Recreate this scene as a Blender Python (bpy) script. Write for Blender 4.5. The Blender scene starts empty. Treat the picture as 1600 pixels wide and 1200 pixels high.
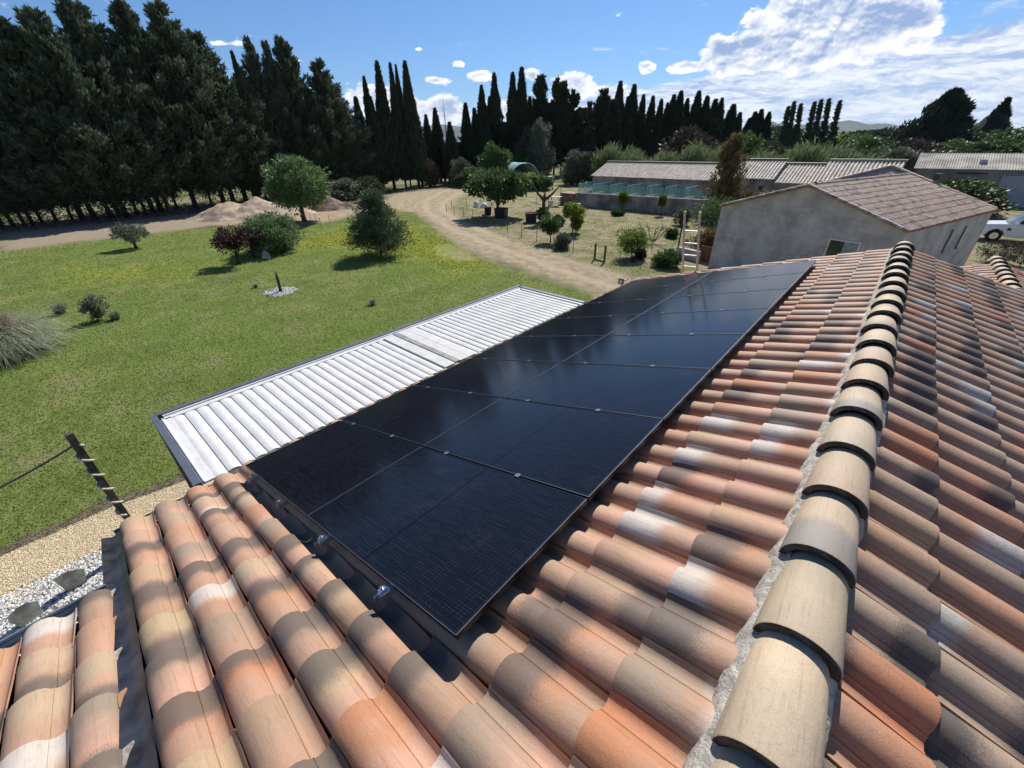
import bpy, math, random
import numpy as np
from mathutils import Vector, Matrix, noise

random.seed(11); RNG = np.random.default_rng(11)
sc = bpy.context.scene
C = sc.collection
PI = math.pi
EYE = 5.8

# ------------------------------------------------------------------ camera
CR = [[0.749183, 0.662238, -0.01291], [0.327201, -0.386966, -0.862089], [-0.575903, 0.641638, -0.506593]]                      # rows: right, down, forward of the camera in the world
cam_d = bpy.data.cameras.new('camera'); cam = bpy.data.objects.new('camera', cam_d); C.objects.link(cam)
cam_d.sensor_width = 36; cam_d.lens = 14.3686; cam_d.clip_start = 0.05; cam_d.clip_end = 30000
rt, dn, fw = [Vector(r) for r in CR]
m = Matrix((rt, -dn, -fw)).transposed().to_4x4(); m.translation = Vector((0, 0, EYE))
cam.matrix_world = m
sc.camera = cam

# ------------------------------------------------------------------ light and sky
SUN_EL, SUN_AZ = 46.0, -20.0             # azimuth from +Y towards +X
sd = Vector((math.sin(math.radians(SUN_AZ))*math.cos(math.radians(SUN_EL)), math.cos(math.radians(SUN_AZ))*math.cos(math.radians(SUN_EL)), math.sin(math.radians(SUN_EL))))
sun_d = bpy.data.lights.new('sun', 'SUN'); sun = bpy.data.objects.new('sun', sun_d); C.objects.link(sun)
sun_d.energy = 5.0; sun_d.angle = math.radians(0.5); sun_d.color = (1.0, 0.955, 0.88)
sun.rotation_euler = sd.to_track_quat('Z', 'Y').to_euler()
sun.location = sd*60
sc.view_settings.view_transform = 'Standard'; sc.view_settings.look = 'None'
sc.view_settings.exposure = 0.27; sc.view_settings.gamma = 1; sc.view_settings.use_curve_mapping = False
sc.render.engine = 'CYCLES'
sc.cycles.max_bounces = 8; sc.cycles.diffuse_bounces = 3; sc.cycles.glossy_bounces = 3
sc.cycles.transparent_max_bounces = 8; sc.cycles.volume_bounces = 0
sc.cycles.use_denoising = True

class NT:
    """small helper to write node graphs"""
    def __init__(s, tree): s.t = tree; s.n = tree.nodes; s.l = tree.links
    def node(s, typ, **kw):
        n = s.n.new(typ)
        for k, v in kw.items(): setattr(n, k, v)
        return n
    def link(s, a, b): s.l.new(a, b)
    def put(s, sock, v):
        if v is None: return
        if hasattr(v, 'is_linked') or isinstance(v, bpy.types.NodeSocket): s.link(v, sock)
        else: sock.default_value = v
    def math(s, op, a, b=None, c=None, clamp=False):
        n = s.node('ShaderNodeMath', operation=op, use_clamp=clamp)
        s.put(n.inputs[0], a); s.put(n.inputs[1], b); s.put(n.inputs[2], c)
        return n.outputs[0]
    def vmath(s, op, a, b=None, scale=None):
        n = s.node('ShaderNodeVectorMath', operation=op)
        s.put(n.inputs[0], a)
        if b is not None: s.put(n.inputs[1], b)
        if scale is not None: s.put(n.inputs['Scale'], scale)
        return n.outputs[1] if op in ('DOT_PRODUCT', 'LENGTH', 'DISTANCE') else n.outputs[0]
    def smooth(s, x, lo, hi):
        n = s.node('ShaderNodeMapRange', interpolation_type='SMOOTHSTEP')
        s.put(n.inputs[0], x); s.put(n.inputs[1], lo); s.put(n.inputs[2], hi); n.inputs[3].default_value = 0; n.inputs[4].default_value = 1
        return n.outputs[0]
    def noise(s, vec, scale, detail=4, rough=0.5, dist=0.0, col=False):
        n = s.node('ShaderNodeTexNoise')
        if vec is not None: s.link(vec, n.inputs['Vector'])
        n.inputs['Scale'].default_value = scale; n.inputs['Detail'].default_value = detail
        n.inputs['Roughness'].default_value = rough; n.inputs['Distortion'].default_value = dist
        return n.outputs['Color'] if col else n.outputs['Fac']
    def mix(s, f, a, b, mode='MIX'):
        n = s.node('ShaderNodeMix', data_type='RGBA', blend_type=mode)
        s.put(n.inputs[0], f); s.put(n.inputs[6], rgba(a)); s.put(n.inputs[7], rgba(b))
        return n.outputs[2]
    def comb(s, x, y, z):
        n = s.node('ShaderNodeCombineXYZ'); s.put(n.inputs[0], x); s.put(n.inputs[1], y); s.put(n.inputs[2], z); return n.outputs[0]
    def sep(s, v):
        n = s.node('ShaderNodeSeparateXYZ'); s.link(v, n.inputs[0]); return n.outputs
def rgba(c):
    if isinstance(c, (tuple, list)): return (c[0], c[1], c[2], 1.0)
    return c

world = bpy.data.worlds.new('World'); sc.world = world; world.use_nodes = True
w = NT(world.node_tree); w.n.clear()
wo = w.node('ShaderNodeOutputWorld'); bg = w.node('ShaderNodeBackground'); w.link(bg.outputs[0], wo.inputs[0])
sky = w.node('ShaderNodeTexSky', sky_type='NISHITA', sun_disc=False, sun_elevation=math.radians(SUN_EL), sun_rotation=math.radians(SUN_AZ))
sky.air_density = 1.0; sky.dust_density = 0.35; sky.ozone_density = 2.6
bg.inputs[1].default_value = 0.086
dirv = w.node('ShaderNodeTexCoord').outputs['Generated']
dx, dy, dz = w.sep(dirv)
az = w.math('MULTIPLY', w.math('ARCTAN2', dx, dy), 180/PI)
el = w.math('MULTIPLY', w.math('ARCSINE', dz), 180/PI)
tilt = w.math('MULTIPLY_ADD', az, 0.05, el)
Q1 = w.comb(w.math('MULTIPLY', az, 0.085), w.math('MULTIPLY', tilt, 0.30), 1.3)
wq = w.vmath('SCALE', w.vmath('SUBTRACT', w.noise(Q1, 1.1, 3, 0.5, col=True), (0.5, 0.5, 0.5)), scale=0.55)
Q1w = w.vmath('ADD', Q1, wq)
n1 = w.noise(Q1w, 1.7, 10, 0.60)
n1b = w.noise(Q1w, 4.2, 6, 0.62)
n1s = w.noise(w.vmath('ADD', Q1w, (-0.05, 0.16, 0.0)), 1.7, 6, 0.60)
n1t = w.noise(w.vmath('ADD', Q1w, (-0.02, 0.06, 0.0)), 4.2, 6, 0.62)
top1 = w.math('MINIMUM', w.math('MAXIMUM', w.math('MULTIPLY_ADD', az, 0.095, 7.6), 2.2), 9.0)
lim1 = w.math('SUBTRACT', 1.0, w.smooth(w.math('SUBTRACT', el, top1), -1.1, 0.9))
azfade = w.math('MULTIPLY', w.smooth(az, -62.0, -30.0), 0.20)
cov1 = w.math('ADD', w.math('MULTIPLY_ADD', lim1, 0.34, -0.28), azfade)
f1 = w.math('ADD', w.math('MULTIPLY', n1, 0.65), w.math('MULTIPLY', n1b, 0.35))
d1 = w.smooth(w.math('ADD', f1, cov1), 0.50, 0.66)
# cumulus in angular coordinates: heaps with billowing edges
Q = w.comb(w.math('MULTIPLY', az, 0.115), w.math('MULTIPLY', el, 0.19), 3.7)
up_ = (-0.05, 0.13, 0.0); up2 = (-0.02, 0.05, 0.0)
n2 = w.noise(Q, 1.9, 8, 0.55, 0.3); n2s = w.noise(w.vmath('ADD', Q, up_), 1.9, 8, 0.55, 0.3)
n3 = w.noise(Q, 5.5, 8, 0.60, 0.2); n3s = w.noise(w.vmath('ADD', Q, up2), 5.5, 8, 0.60, 0.2)
def blob(a0, e0, ra, re_, amp):
    u = w.math('DIVIDE', w.math('SUBTRACT', az, a0), ra); v = w.math('DIVIDE', w.math('SUBTRACT', el, e0), re_)
    r2 = w.math('ADD', w.math('MULTIPLY', u, u), w.math('MULTIPLY', v, v))
    return w.math('MULTIPLY', w.math('SUBTRACT', 1.0, w.math('MINIMUM', w.math('SQRT', r2), 1.0)), amp)
bl = None
BLOBS = [(-12.0, 9.3, 7.5, 4.6, 1.1), (-17.0, 7.5, 6.0, 2.3, .95), (-7.5, 9.0, 4.6, 3.8, 1.0), (-4.6, 8.2, 2.8, 2.6, .8), (-22.0, 6.7, 3.4, 0.9, .62),
         (-26.6, 6.9, 1.35, 0.85, .62), (-47.3, 7.7, 1.5, 0.55, .5), (-49.5, 6.2, 2.6, 0.6, .52), (-45.0, 6.6, 2.2, 0.8, .52), (-39.2, 6.6, 1.6, 0.9, .56), (-51.5, 8.9, .8, .3, .45),
         (-34.5, 5.6, 3.6, 1.8, .7), (-30.0, 4.9, 3.6, 1.3, .6), (-57.0, 4.4, 4.6, 2.3, .7), (-50.0, 3.4, 6.0, 2.2, .7), (-69.9, 8.6, 2.4, 0.4, .42), (-41.0, 3.2, 7.0, 2.4, .6),
         (-130.0, 12.0, 16.0, 5.0, .8), (60.0, 11.0, 20.0, 5.5, .8), (110.0, 14.0, 14.0, 5.0, .8), (165.0, 10.0, 18.0, 4.0, .8)]
for b_ in BLOBS:
    v = blob(*b_); bl = v if bl is None else w.math('MAXIMUM', bl, v)
f2 = w.math('ADD', w.math('ADD', w.math('MULTIPLY', n2, .75), w.math('MULTIPLY', n3, .75)), w.math('MINIMUM', bl, .62))
d2 = w.smooth(f2, 0.93, 1.05)
s1 = w.math('ADD', w.math('MULTIPLY', w.math('SUBTRACT', n1, n1s), 3.4), w.math('MULTIPLY', w.math('SUBTRACT', n1b, n1t), 2.6))
s1 = w.math('ADD', s1, w.math('MULTIPLY_ADD', w.smooth(w.math('ADD', f1, cov1), 0.60, 0.80), 0.36, 0.33), clamp=True)
core2 = w.smooth(f2, 1.00, 1.32)
s2 = w.math('ADD', w.math('MULTIPLY', w.math('SUBTRACT', n2, n2s), 4.2), w.math('MULTIPLY', w.math('SUBTRACT', n3, n3s), 2.4))
s2 = w.math('ADD', s2, w.math('MULTIPLY_ADD', core2, -0.62, 1.0), clamp=True)
c1 = w.mix(s1, (3.6, 4.9, 7.9), (9.9, 10.1, 10.4))
c2 = w.mix(s2, (3.0, 4.2, 7.0), (10.8, 10.8, 10.9))
skyc = w.mix(1.0, sky.outputs[0], (0.44, 0.70, 1.02), 'MULTIPLY')
col = w.mix(w.math('MULTIPLY', d1, 0.93), skyc, c1)
col = w.mix(d2, col, c2)
hz = w.math('SUBTRACT', 1.0, w.smooth(el, -0.5, 5.0))
col = w.mix(w.math('MULTIPLY', hz, 0.38), col, (5.2, 7.0, 9.4))
w.link(col, bg.inputs[0])

# ------------------------------------------------------------------ materials
MATS = {}
def newmat(name):
    mt = bpy.data.materials.new(name); mt.use_nodes = True; t = NT(mt.node_tree); MATS[name] = mt
    b = t.n['Principled BSDF']
    return mt, t, b
def simple(name, col, rough=0.8, metal=0.0, var=0.15, vscale=6.0, bump=0.0, bscale=60.0, spec=None, col2=None, dirt=0.0):
    mt, t, b = newmat(name)
    co = t.node('ShaderNodeTexCoord').outputs['Object']
    n = t.noise(co, vscale, 5, 0.6)
    c2 = col2 if col2 else tuple(x*(1-2.2*var) for x in col)
    c1 = tuple(min(1, x*(1+var)) for x in col)
    c = t.mix(t.smooth(n, 0.33, 0.67), c2, c1)
    if dirt:
        c = t.mix(t.math('MULTIPLY', t.smooth(t.noise(co, vscale*4, 6, 0.7), 0.5, 0.75), dirt), c, tuple(x*0.35 for x in col))
    t.put(b.inputs['Base Color'], c)
    b.inputs['Roughness'].default_value = rough; b.inputs['Metallic'].default_value = metal
    if spec is not None: b.inputs['Specular IOR Level'].default_value = spec
    if bump:
        bn = t.node('ShaderNodeBump'); bn.inputs['Strength'].default_value = bump; bn.inputs['Distance'].default_value = 0.01
        t.link(t.noise(co, bscale, 4, 0.6), bn.inputs['Height']); t.link(bn.outputs[0], b.inputs['Normal'])
    return mt
def leafmat(name, c_dark, c_light, trans=0.25, spec=0.3, extra=None):
    mt, t, b = newmat(name)
    a = t.node('ShaderNodeAttribute', attribute_name='tint').outputs['Fac']
    oi = t.node('ShaderNodeObjectInfo').outputs['Random']
    f = t.math('ADD', t.math('MULTIPLY', a, 0.85), t.math('MULTIPLY', oi, 0.15))
    if extra:
        r = t.node('ShaderNodeValToRGB'); t.link(f, r.inputs[0])
        r.color_ramp.elements[0].color = rgba(c_dark); r.color_ramp.elements[1].color = rgba(c_light)
        for p_, c_ in extra: e = r.color_ramp.elements.new(p_); e.color = rgba(c_)
        c = r.outputs[0]
    else: c = t.mix(f, c_dark, c_light)
    t.put(b.inputs['Base Color'], c); b.inputs['Roughness'].default_value = 0.55; b.inputs['Specular IOR Level'].default_value = spec
    if trans:
        tr = t.node('ShaderNodeBsdfTranslucent'); t.put(tr.inputs[0], c)
        mx = t.node('ShaderNodeMixShader'); mx.inputs[0].default_value = trans
        t.link(b.outputs[0], mx.inputs[1]); t.link(tr.outputs[0], mx.inputs[2])
        t.link(mx.outputs[0], t.n['Material Output'].inputs[0])
    return mt

def tilemat(name, palette, dark_p, white_p, darkc=(0.125, 0.10, 0.083), whitec=(0.56, 0.51, 0.45), grime=0.25):
    mt, t, b = newmat(name)
    uv = t.node('ShaderNodeUVMap').outputs[0]
    u, v, _ = t.sep(uv)
    a = t.node('ShaderNodeAttribute', attribute_name='tint').outputs['Fac']
    r = t.math('FRACT', t.math('ADD', t.node('ShaderNodeObjectInfo').outputs['Random'], a))
    wn = t.node('ShaderNodeTexWhiteNoise', noise_dimensions='1D'); t.link(t.math('MULTIPLY', r, 917.0), wn.inputs['W'])
    ra, rb, rc = t.sep(wn.outputs['Color'])
    wn2 = t.node('ShaderNodeTexWhiteNoise', noise_dimensions='1D'); t.link(t.math('MULTIPLY', r, 331.0), wn2.inputs['W'])
    rd, re_, rf = t.sep(wn2.outputs['Color'])
    cr = t.node('ShaderNodeValToRGB'); t.link(ra, cr.inputs[0]); cr.color_ramp.interpolation = 'LINEAR'
    els = cr.color_ramp.elements; els[0].color = rgba(palette[0]); els[1].color = rgba(palette[-1])
    for i, c in enumerate(palette[1:-1]): e = els.new((i+1)/(len(palette)-1)); e.color = rgba(c)
    base = cr.outputs[0]
    off = t.comb(t.math('MULTIPLY', rb, 37.0), t.math('MULTIPLY', rc, 53.0), t.math('MULTIPLY', rd, 11.0))
    pos = t.vmath('ADD', t.comb(t.math('MULTIPLY', u, 2.0), v, 0.0), off)
    big = t.noise(pos, 1.6, 3, 0.5); fin = t.noise(pos, 60.0, 3, 0.7); mid = t.noise(pos, 9.0, 5, 0.65)
    # soft second tone along the tile
    base = t.mix(t.smooth(t.math('ADD', u, t.math('MULTIPLY_ADD', big, 0.8, -0.4)), 0.2, 0.8), base, t.mix(re_, tuple(x*.8 for x in palette[1]), tuple(min(.8, x*1.15) for x in palette[-1])))
    # end patch: fired dark or whitish slip, with a sprayed edge
    flip = t.math('GREATER_THAN', rd, 0.70)
    uu = t.math('ADD', t.math('MULTIPLY', u, t.math('SUBTRACT', 1.0, flip)), t.math('MULTIPLY', t.math('SUBTRACT', 1.0, u), flip))
    edge = t.math('ADD', t.math('ADD', uu, t.math('MULTIPLY_ADD', big, 0.30, -0.15)), t.math('MULTIPLY_ADD', fin, 0.42, -0.21))
    wdt = t.math('MULTIPLY_ADD', rf, 0.28, 0.20)
    pm = t.math('SUBTRACT', 1.0, t.smooth(t.math('SUBTRACT', edge, wdt), -0.10, 0.12))
    isd = t.math('LESS_THAN', rc, dark_p); isw = t.math('GREATER_THAN', rc, 1-white_p)
    c = t.mix(t.math('MULTIPLY', t.math('MULTIPLY', pm, isd), 0.88), base, darkc)
    c = t.mix(t.math('MULTIPLY', t.math('MULTIPLY', pm, isw), 0.82), c, whitec)
    c = t.mix(t.math('MULTIPLY', t.smooth(mid, 0.5, 0.8), grime), c, tuple(x*.45 for x in palette[0]))
    val = t.math('MULTIPLY_ADD', fin, 0.7, 0.65)
    c = t.mix(1.0, c, t.comb(val, val, val), 'MULTIPLY')
    strk = t.noise(t.comb(t.math('MULTIPLY', u, 1.2), t.math('MULTIPLY', v, 9.0), t.math('MULTIPLY', rb, 40.0)), 2.2, 5, .65)
    c = t.mix(t.math('MULTIPLY', t.smooth(strk, .50, .74), .38), c, tuple(x*.38 for x in palette[1]))
    lich = t.noise(pos, 22.0, 6, .75)
    c = t.mix(t.math('MULTIPLY', t.smooth(lich, .60, .68), .45), c, (0.22, 0.20, 0.16))
    # lighter scuffs and a few lime spots
    vor = t.node('ShaderNodeTexVoronoi'); t.link(pos, vor.inputs['Vector']); vor.inputs['Scale'].default_value = 7.0
    c = t.mix(t.math('MULTIPLY', t.math('LESS_THAN', vor.outputs['Distance'], 0.045), 0.6), c, (0.75, 0.7, 0.62))
    t.put(b.inputs['Base Color'], c)
    b.inputs['Roughness'].default_value = 0.62; b.inputs['Specular IOR Level'].default_value = 0.35
    bn = t.node('ShaderNodeBump'); bn.inputs['Strength'].default_value = 0.35; bn.inputs['Distance'].default_value = 0.004
    t.link(t.math('ADD', fin, t.math('MULTIPLY', mid, 1.5)), bn.inputs['Height']); t.link(bn.outputs[0], b.inputs['Normal'])
    return mt
PAL = [(0.43, 0.33, 0.19), (0.45, 0.275, 0.17), (0.46, 0.185, 0.085), (0.42, 0.26, 0.155), (0.30, 0.225, 0.165), (0.46, 0.33, 0.215), (0.47, 0.265, 0.185)]
M_TILE = tilemat('clay tile', PAL, 0.42, 0.13)
M_TILE2 = tilemat('clay tile weathered', [(0.40, 0.29, 0.175), (0.43, 0.25, 0.155), (0.45, 0.185, 0.095), (0.36, 0.26, 0.18), (0.42, 0.28, 0.195), (0.28, 0.21, 0.155)], 0.36, 0.10, (0.08, 0.07, 0.06), (0.42, 0.40, 0.37), 0.6)
M_RIDGE = tilemat('clay ridge tile', [(0.56, 0.44, 0.265), (0.49, 0.40, 0.27), (0.50, 0.33, 0.235), (0.45, 0.38, 0.28), (0.55, 0.42, 0.28)], 0.66, 0.0, (0.29, 0.265, 0.23), (0.7, .67, .6), 0.3)
M_TFAR = tilemat('far clay tile', [(0.38, 0.29, 0.23), (0.30, 0.22, 0.18), (0.42, 0.34, 0.27), (0.33, 0.26, 0.22), (0.45, 0.38, 0.31)], 0.3, 0.15, (0.17, 0.14, 0.125), (0.6, 0.56, 0.5), 0.5)
M_TGREY = tilemat('greyish clay tile', [(0.48, 0.35, 0.25), (0.41, 0.29, 0.21), (0.52, 0.38, 0.275), (0.43, 0.31, 0.23), (0.56, 0.42, 0.31)], 0.2, 0.06, (0.19, 0.145, 0.12), (0.55, 0.5, 0.44), 0.4)
M_MORTAR = simple('mortar', (0.47, 0.43, 0.365), 0.95, var=.18, vscale=20, bump=1.0, bscale=70, dirt=.5)
M_DECK = simple('dark roof underlay', (0.035, 0.036, 0.045), 0.45, var=.2)
M_FLASH = simple('dark flashing film', (0.028, 0.028, 0.036), 0.33, var=.3, vscale=6, bump=.3, bscale=9)
M_RENDER = simple('grey cement render', (0.53, 0.485, 0.43), 0.95, var=.12, vscale=1.1, bump=.3, bscale=12, dirt=.10, col2=(0.37, 0.34, 0.305))
t_ = NT(M_RENDER.node_tree); b_ = t_.n['Principled BSDF']; co_ = t_.node('ShaderNodeTexCoord').outputs['Object']
old_ = b_.inputs['Base Color'].links[0].from_socket
sm_ = t_.smooth(t_.noise(t_.vmath('MULTIPLY', co_, (1.0, 1.0, 1.7)), 1.9, 5, .62, 1.6), .50, .68)
t_.put(b_.inputs['Base Color'], t_.mix(t_.math('MULTIPLY', sm_, .55), old_, (0.66, 0.62, 0.56)))
M_RENDER_D = simple('old brown render', (0.36, 0.32, 0.285), 0.95, var=.25, vscale=.8, bump=.3, bscale=8, dirt=.4)
M_WALLC = simple('cream wall render', (0.55, 0.47, 0.36), 0.9, var=.1)
M_GREYM = simple('grey painted aluminium', (0.13, 0.15, 0.175), 0.45, 0.3, var=.06)
M_ZINC = simple('zinc gutter', (0.30, 0.34, 0.38), 0.4, 0.6, var=.15)
M_WHITE = simple('white lacquered aluminium', (0.68, 0.665, 0.64), 0.42, var=.05, vscale=3)
M_BEIGEM = simple('dusty fixed louver', (0.60, 0.58, 0.53), 0.5, var=.05)
M_BLACK = simple('black anodised frame', (0.012, 0.012, 0.014), 0.34, 0.5, var=.1, spec=.6)
M_SILV = simple('bare aluminium', (0.72, 0.73, 0.75), 0.22, 0.95, var=.05)
M_LADDER = simple('worn ladder aluminium', (0.50, 0.45, 0.42), 0.45, 0.35, var=.12)
M_ZINC2 = simple('rung aluminium', (0.62, 0.62, 0.62), 0.5, 0.2)
M_YEL = simple('yellow plastic', (0.72, 0.50, 0.05), 0.5)
M_WOOD = simple('dark weathered wood', (0.085, 0.07, 0.055), 0.85, var=.3, vscale=9, bump=.5)
M_BARK = simple('bark', (0.10, 0.08, 0.062), 0.95, var=.3, vscale=7, bump=.8, bscale=30)
M_BARKD = simple('dark bark', (0.045, 0.036, 0.03), 0.95, var=.3, vscale=3)
M_ROPE = simple('pale rope', (0.62, 0.58, 0.52), 0.9, var=.2, vscale=60)
M_ROPED = simple('dark rope', (0.07, 0.075, 0.07), 0.8, var=.2, vscale=60)
M_STONE = simple('grey green stone', (0.46, 0.45, 0.37), 0.9, var=.2, vscale=5, bump=.6)
M_RUST = simple('rusty steel', (0.20, 0.10, 0.06), 0.85, var=.3, vscale=9)
M_DARKP = simple('black plastic', (0.018, 0.017, 0.02), 0.55)
M_TERRA = simple('terracotta', (0.42, 0.22, 0.12), 0.85)
M_CONC = simple('pale concrete', (0.50, 0.47, 0.42), 0.9, var=.15, vscale=4)
M_CARP = simple('white car paint', (0.78, 0.79, 0.80), 0.18, var=.01)
M_CARG = simple('dark car glass', (0.02, 0.025, 0.035), 0.06, spec=.8, var=.0)
M_TYRE = simple('tyre rubber', (0.02, 0.02, 0.02), 0.85)
M_TARPW = simple('white tarp', (0.72, 0.72, 0.70), 0.6)
M_TGREEN = simple('green tunnel film', (0.30, 0.50, 0.45), 0.4, var=.12, vscale=1.2)
M_CORR = simple('corrugated fibre cement', (0.40, 0.375, 0.325), 0.9, var=.18, vscale=.7)
M_HOSE = simple('yellow hose', (0.55, 0.46, 0.22), 0.6)
M_PLANK = simple('pale plank', (0.62, 0.55, 0.45), 0.8, var=.15)
M_SOIL1 = simple('sandy earth heap', (0.48, 0.37, 0.255), 0.98, var=.2, vscale=.9, bump=1, bscale=6)
M_SOIL2 = simple('reddish earth heap', (0.25, 0.165, 0.115), 0.98, var=.28, vscale=1.1, bump=1, bscale=6)
M_PEBW = simple('white pebble', (0.66, 0.63, 0.56), 0.8, var=.2, vscale=30)
M_GRAV = simple('beige gravel grain', (0.52, 0.42, 0.25), 0.9, var=.25, vscale=30)

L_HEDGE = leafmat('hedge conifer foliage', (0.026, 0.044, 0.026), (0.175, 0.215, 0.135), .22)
L_CYP = leafmat('cypress foliage', (0.016, 0.026, 0.016), (0.065, 0.085, 0.048), .08)
L_MED = leafmat('mid green foliage', (0.035, 0.070, 0.018), (0.11, 0.185, 0.055), .3)
L_OAK = leafmat('silvery green foliage', (0.06, 0.11, 0.035), (0.23, 0.32, 0.135), .3)
L_LIME = leafmat('yellow green foliage', (0.075, 0.115, 0.018), (0.26, 0.32, 0.06), .35)
L_GREY = leafmat('grey green foliage', (0.075, 0.090, 0.055), (0.23, 0.25, 0.17), .2)
L_PLUM = leafmat('purple plum foliage', (0.022, 0.010, 0.012), (0.105, 0.050, 0.050), .25)
L_PINE = leafmat('young conifer foliage', (0.035, 0.060, 0.034), (0.16, 0.21, 0.12), .2)
L_BROWN = leafmat('browning foliage', (0.040, 0.046, 0.018), (0.46, 0.24, 0.12), .25, extra=[(.45, (0.13, 0.115, 0.045))])
L_POP = leafmat('poplar foliage', (0.035, 0.058, 0.026), (0.14, 0.18, 0.09), .2)
L_REED = leafmat('cane leaves', (0.06, 0.095, 0.035), (0.25, 0.30, 0.14), .3)
L_PAMP = leafmat('pampas blades', (0.14, 0.18, 0.09), (0.46, 0.47, 0.32), .25)
L_PAMPB = leafmat('dry pampas blades', (0.16, 0.12, 0.075), (0.42, 0.34, 0.24), .2)
L_DRY = leafmat('dry twiggy foliage', (0.055, 0.042, 0.033), (0.15, 0.115, 0.085), .1)
L_FAR = leafmat('far wood foliage', (0.020, 0.036, 0.014), (0.095, 0.125, 0.045), .2)
L_LAWN = leafmat('lawn blades', (0.15, 0.20, 0.05), (0.30, 0.35, 0.10), .4, .1)
L_LAWNY = leafmat('flowering lawn blades', (0.12, 0.16, 0.02), (0.42, 0.38, 0.04), .3, .15)
L_DRYG = leafmat('dry grass blades', (0.20, 0.18, 0.09), (0.42, 0.37, 0.22), .2, .15)

def panelmat():
    mt, t, b = newmat('photovoltaic glass')
    uv = t.node('ShaderNodeUVMap').outputs[0]; u, v, _ = t.sep(uv)      # metres
    co = t.node('ShaderNodeTexCoord').outputs['Object']
    geo = t.node('ShaderNodeNewGeometry').outputs['Position']
    pv = t.math('FRACT', t.math('DIVIDE', v, 0.0168)); ln = t.math('LESS_THAN', t.math('ABSOLUTE', t.math('SUBTRACT', pv, 0.5)), 0.075)
    brk = t.smooth(t.noise(t.comb(t.math('MULTIPLY', u, 7.0), t.math('MULTIPLY', v, 55.0), 0.0), 1.0, 2, .6), .40, .62)
    solder = t.math('LESS_THAN', t.math('ABSOLUTE', t.math('SUBTRACT', t.math('FRACT', t.math('DIVIDE', u, 0.0305)), 0.5)), 0.17)
    ln = t.math('MULTIPLY', ln, t.math('MULTIPLY', brk, t.math('MULTIPLY_ADD', solder, .75, .25)))
    gu = t.math('LESS_THAN', t.math('ABSOLUTE', t.math('SUBTRACT', t.math('FRACT', t.math('DIVIDE', u, 0.094)), 0.5)), 0.012)
    gv = t.math('LESS_THAN', t.math('ABSOLUTE', t.math('SUBTRACT', t.math('FRACT', t.math('DIVIDE', v, 0.172)), 0.5)), 0.012)
    midl = t.math('LESS_THAN', t.math('ABSOLUTE', t.math('SUBTRACT', u, 0.8675)), 0.006)
    base = t.mix(t.noise(geo, 1.2, 3, .5), (0.0045, 0.0050, 0.0075), (0.0085, 0.010, 0.018))
    c = t.mix(t.math('MULTIPLY', t.math('MAXIMUM', gu, gv), .8), base, (0.002, 0.002, 0.002))
    c = t.mix(t.math('MULTIPLY', ln, .42), c, (0.10, 0.105, 0.115))
    c = t.mix(midl, c, (0.001, 0.001, 0.001))
    dust = t.smooth(t.noise(geo, 2.6, 7, .72), .56, .78)
    c = t.mix(t.math('MULTIPLY', dust, .05), c, (0.30, 0.30, 0.32))
    t.put(b.inputs['Base Color'], c)
    t.put(b.inputs['Roughness'], t.math('MULTIPLY_ADD', t.noise(geo, .9, 2, .5), .06, .11))
    b.inputs['IOR'].default_value = 1.28; b.inputs['Specular IOR Level'].default_value = 0.5
    return mt
M_PV = panelmat()

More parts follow.
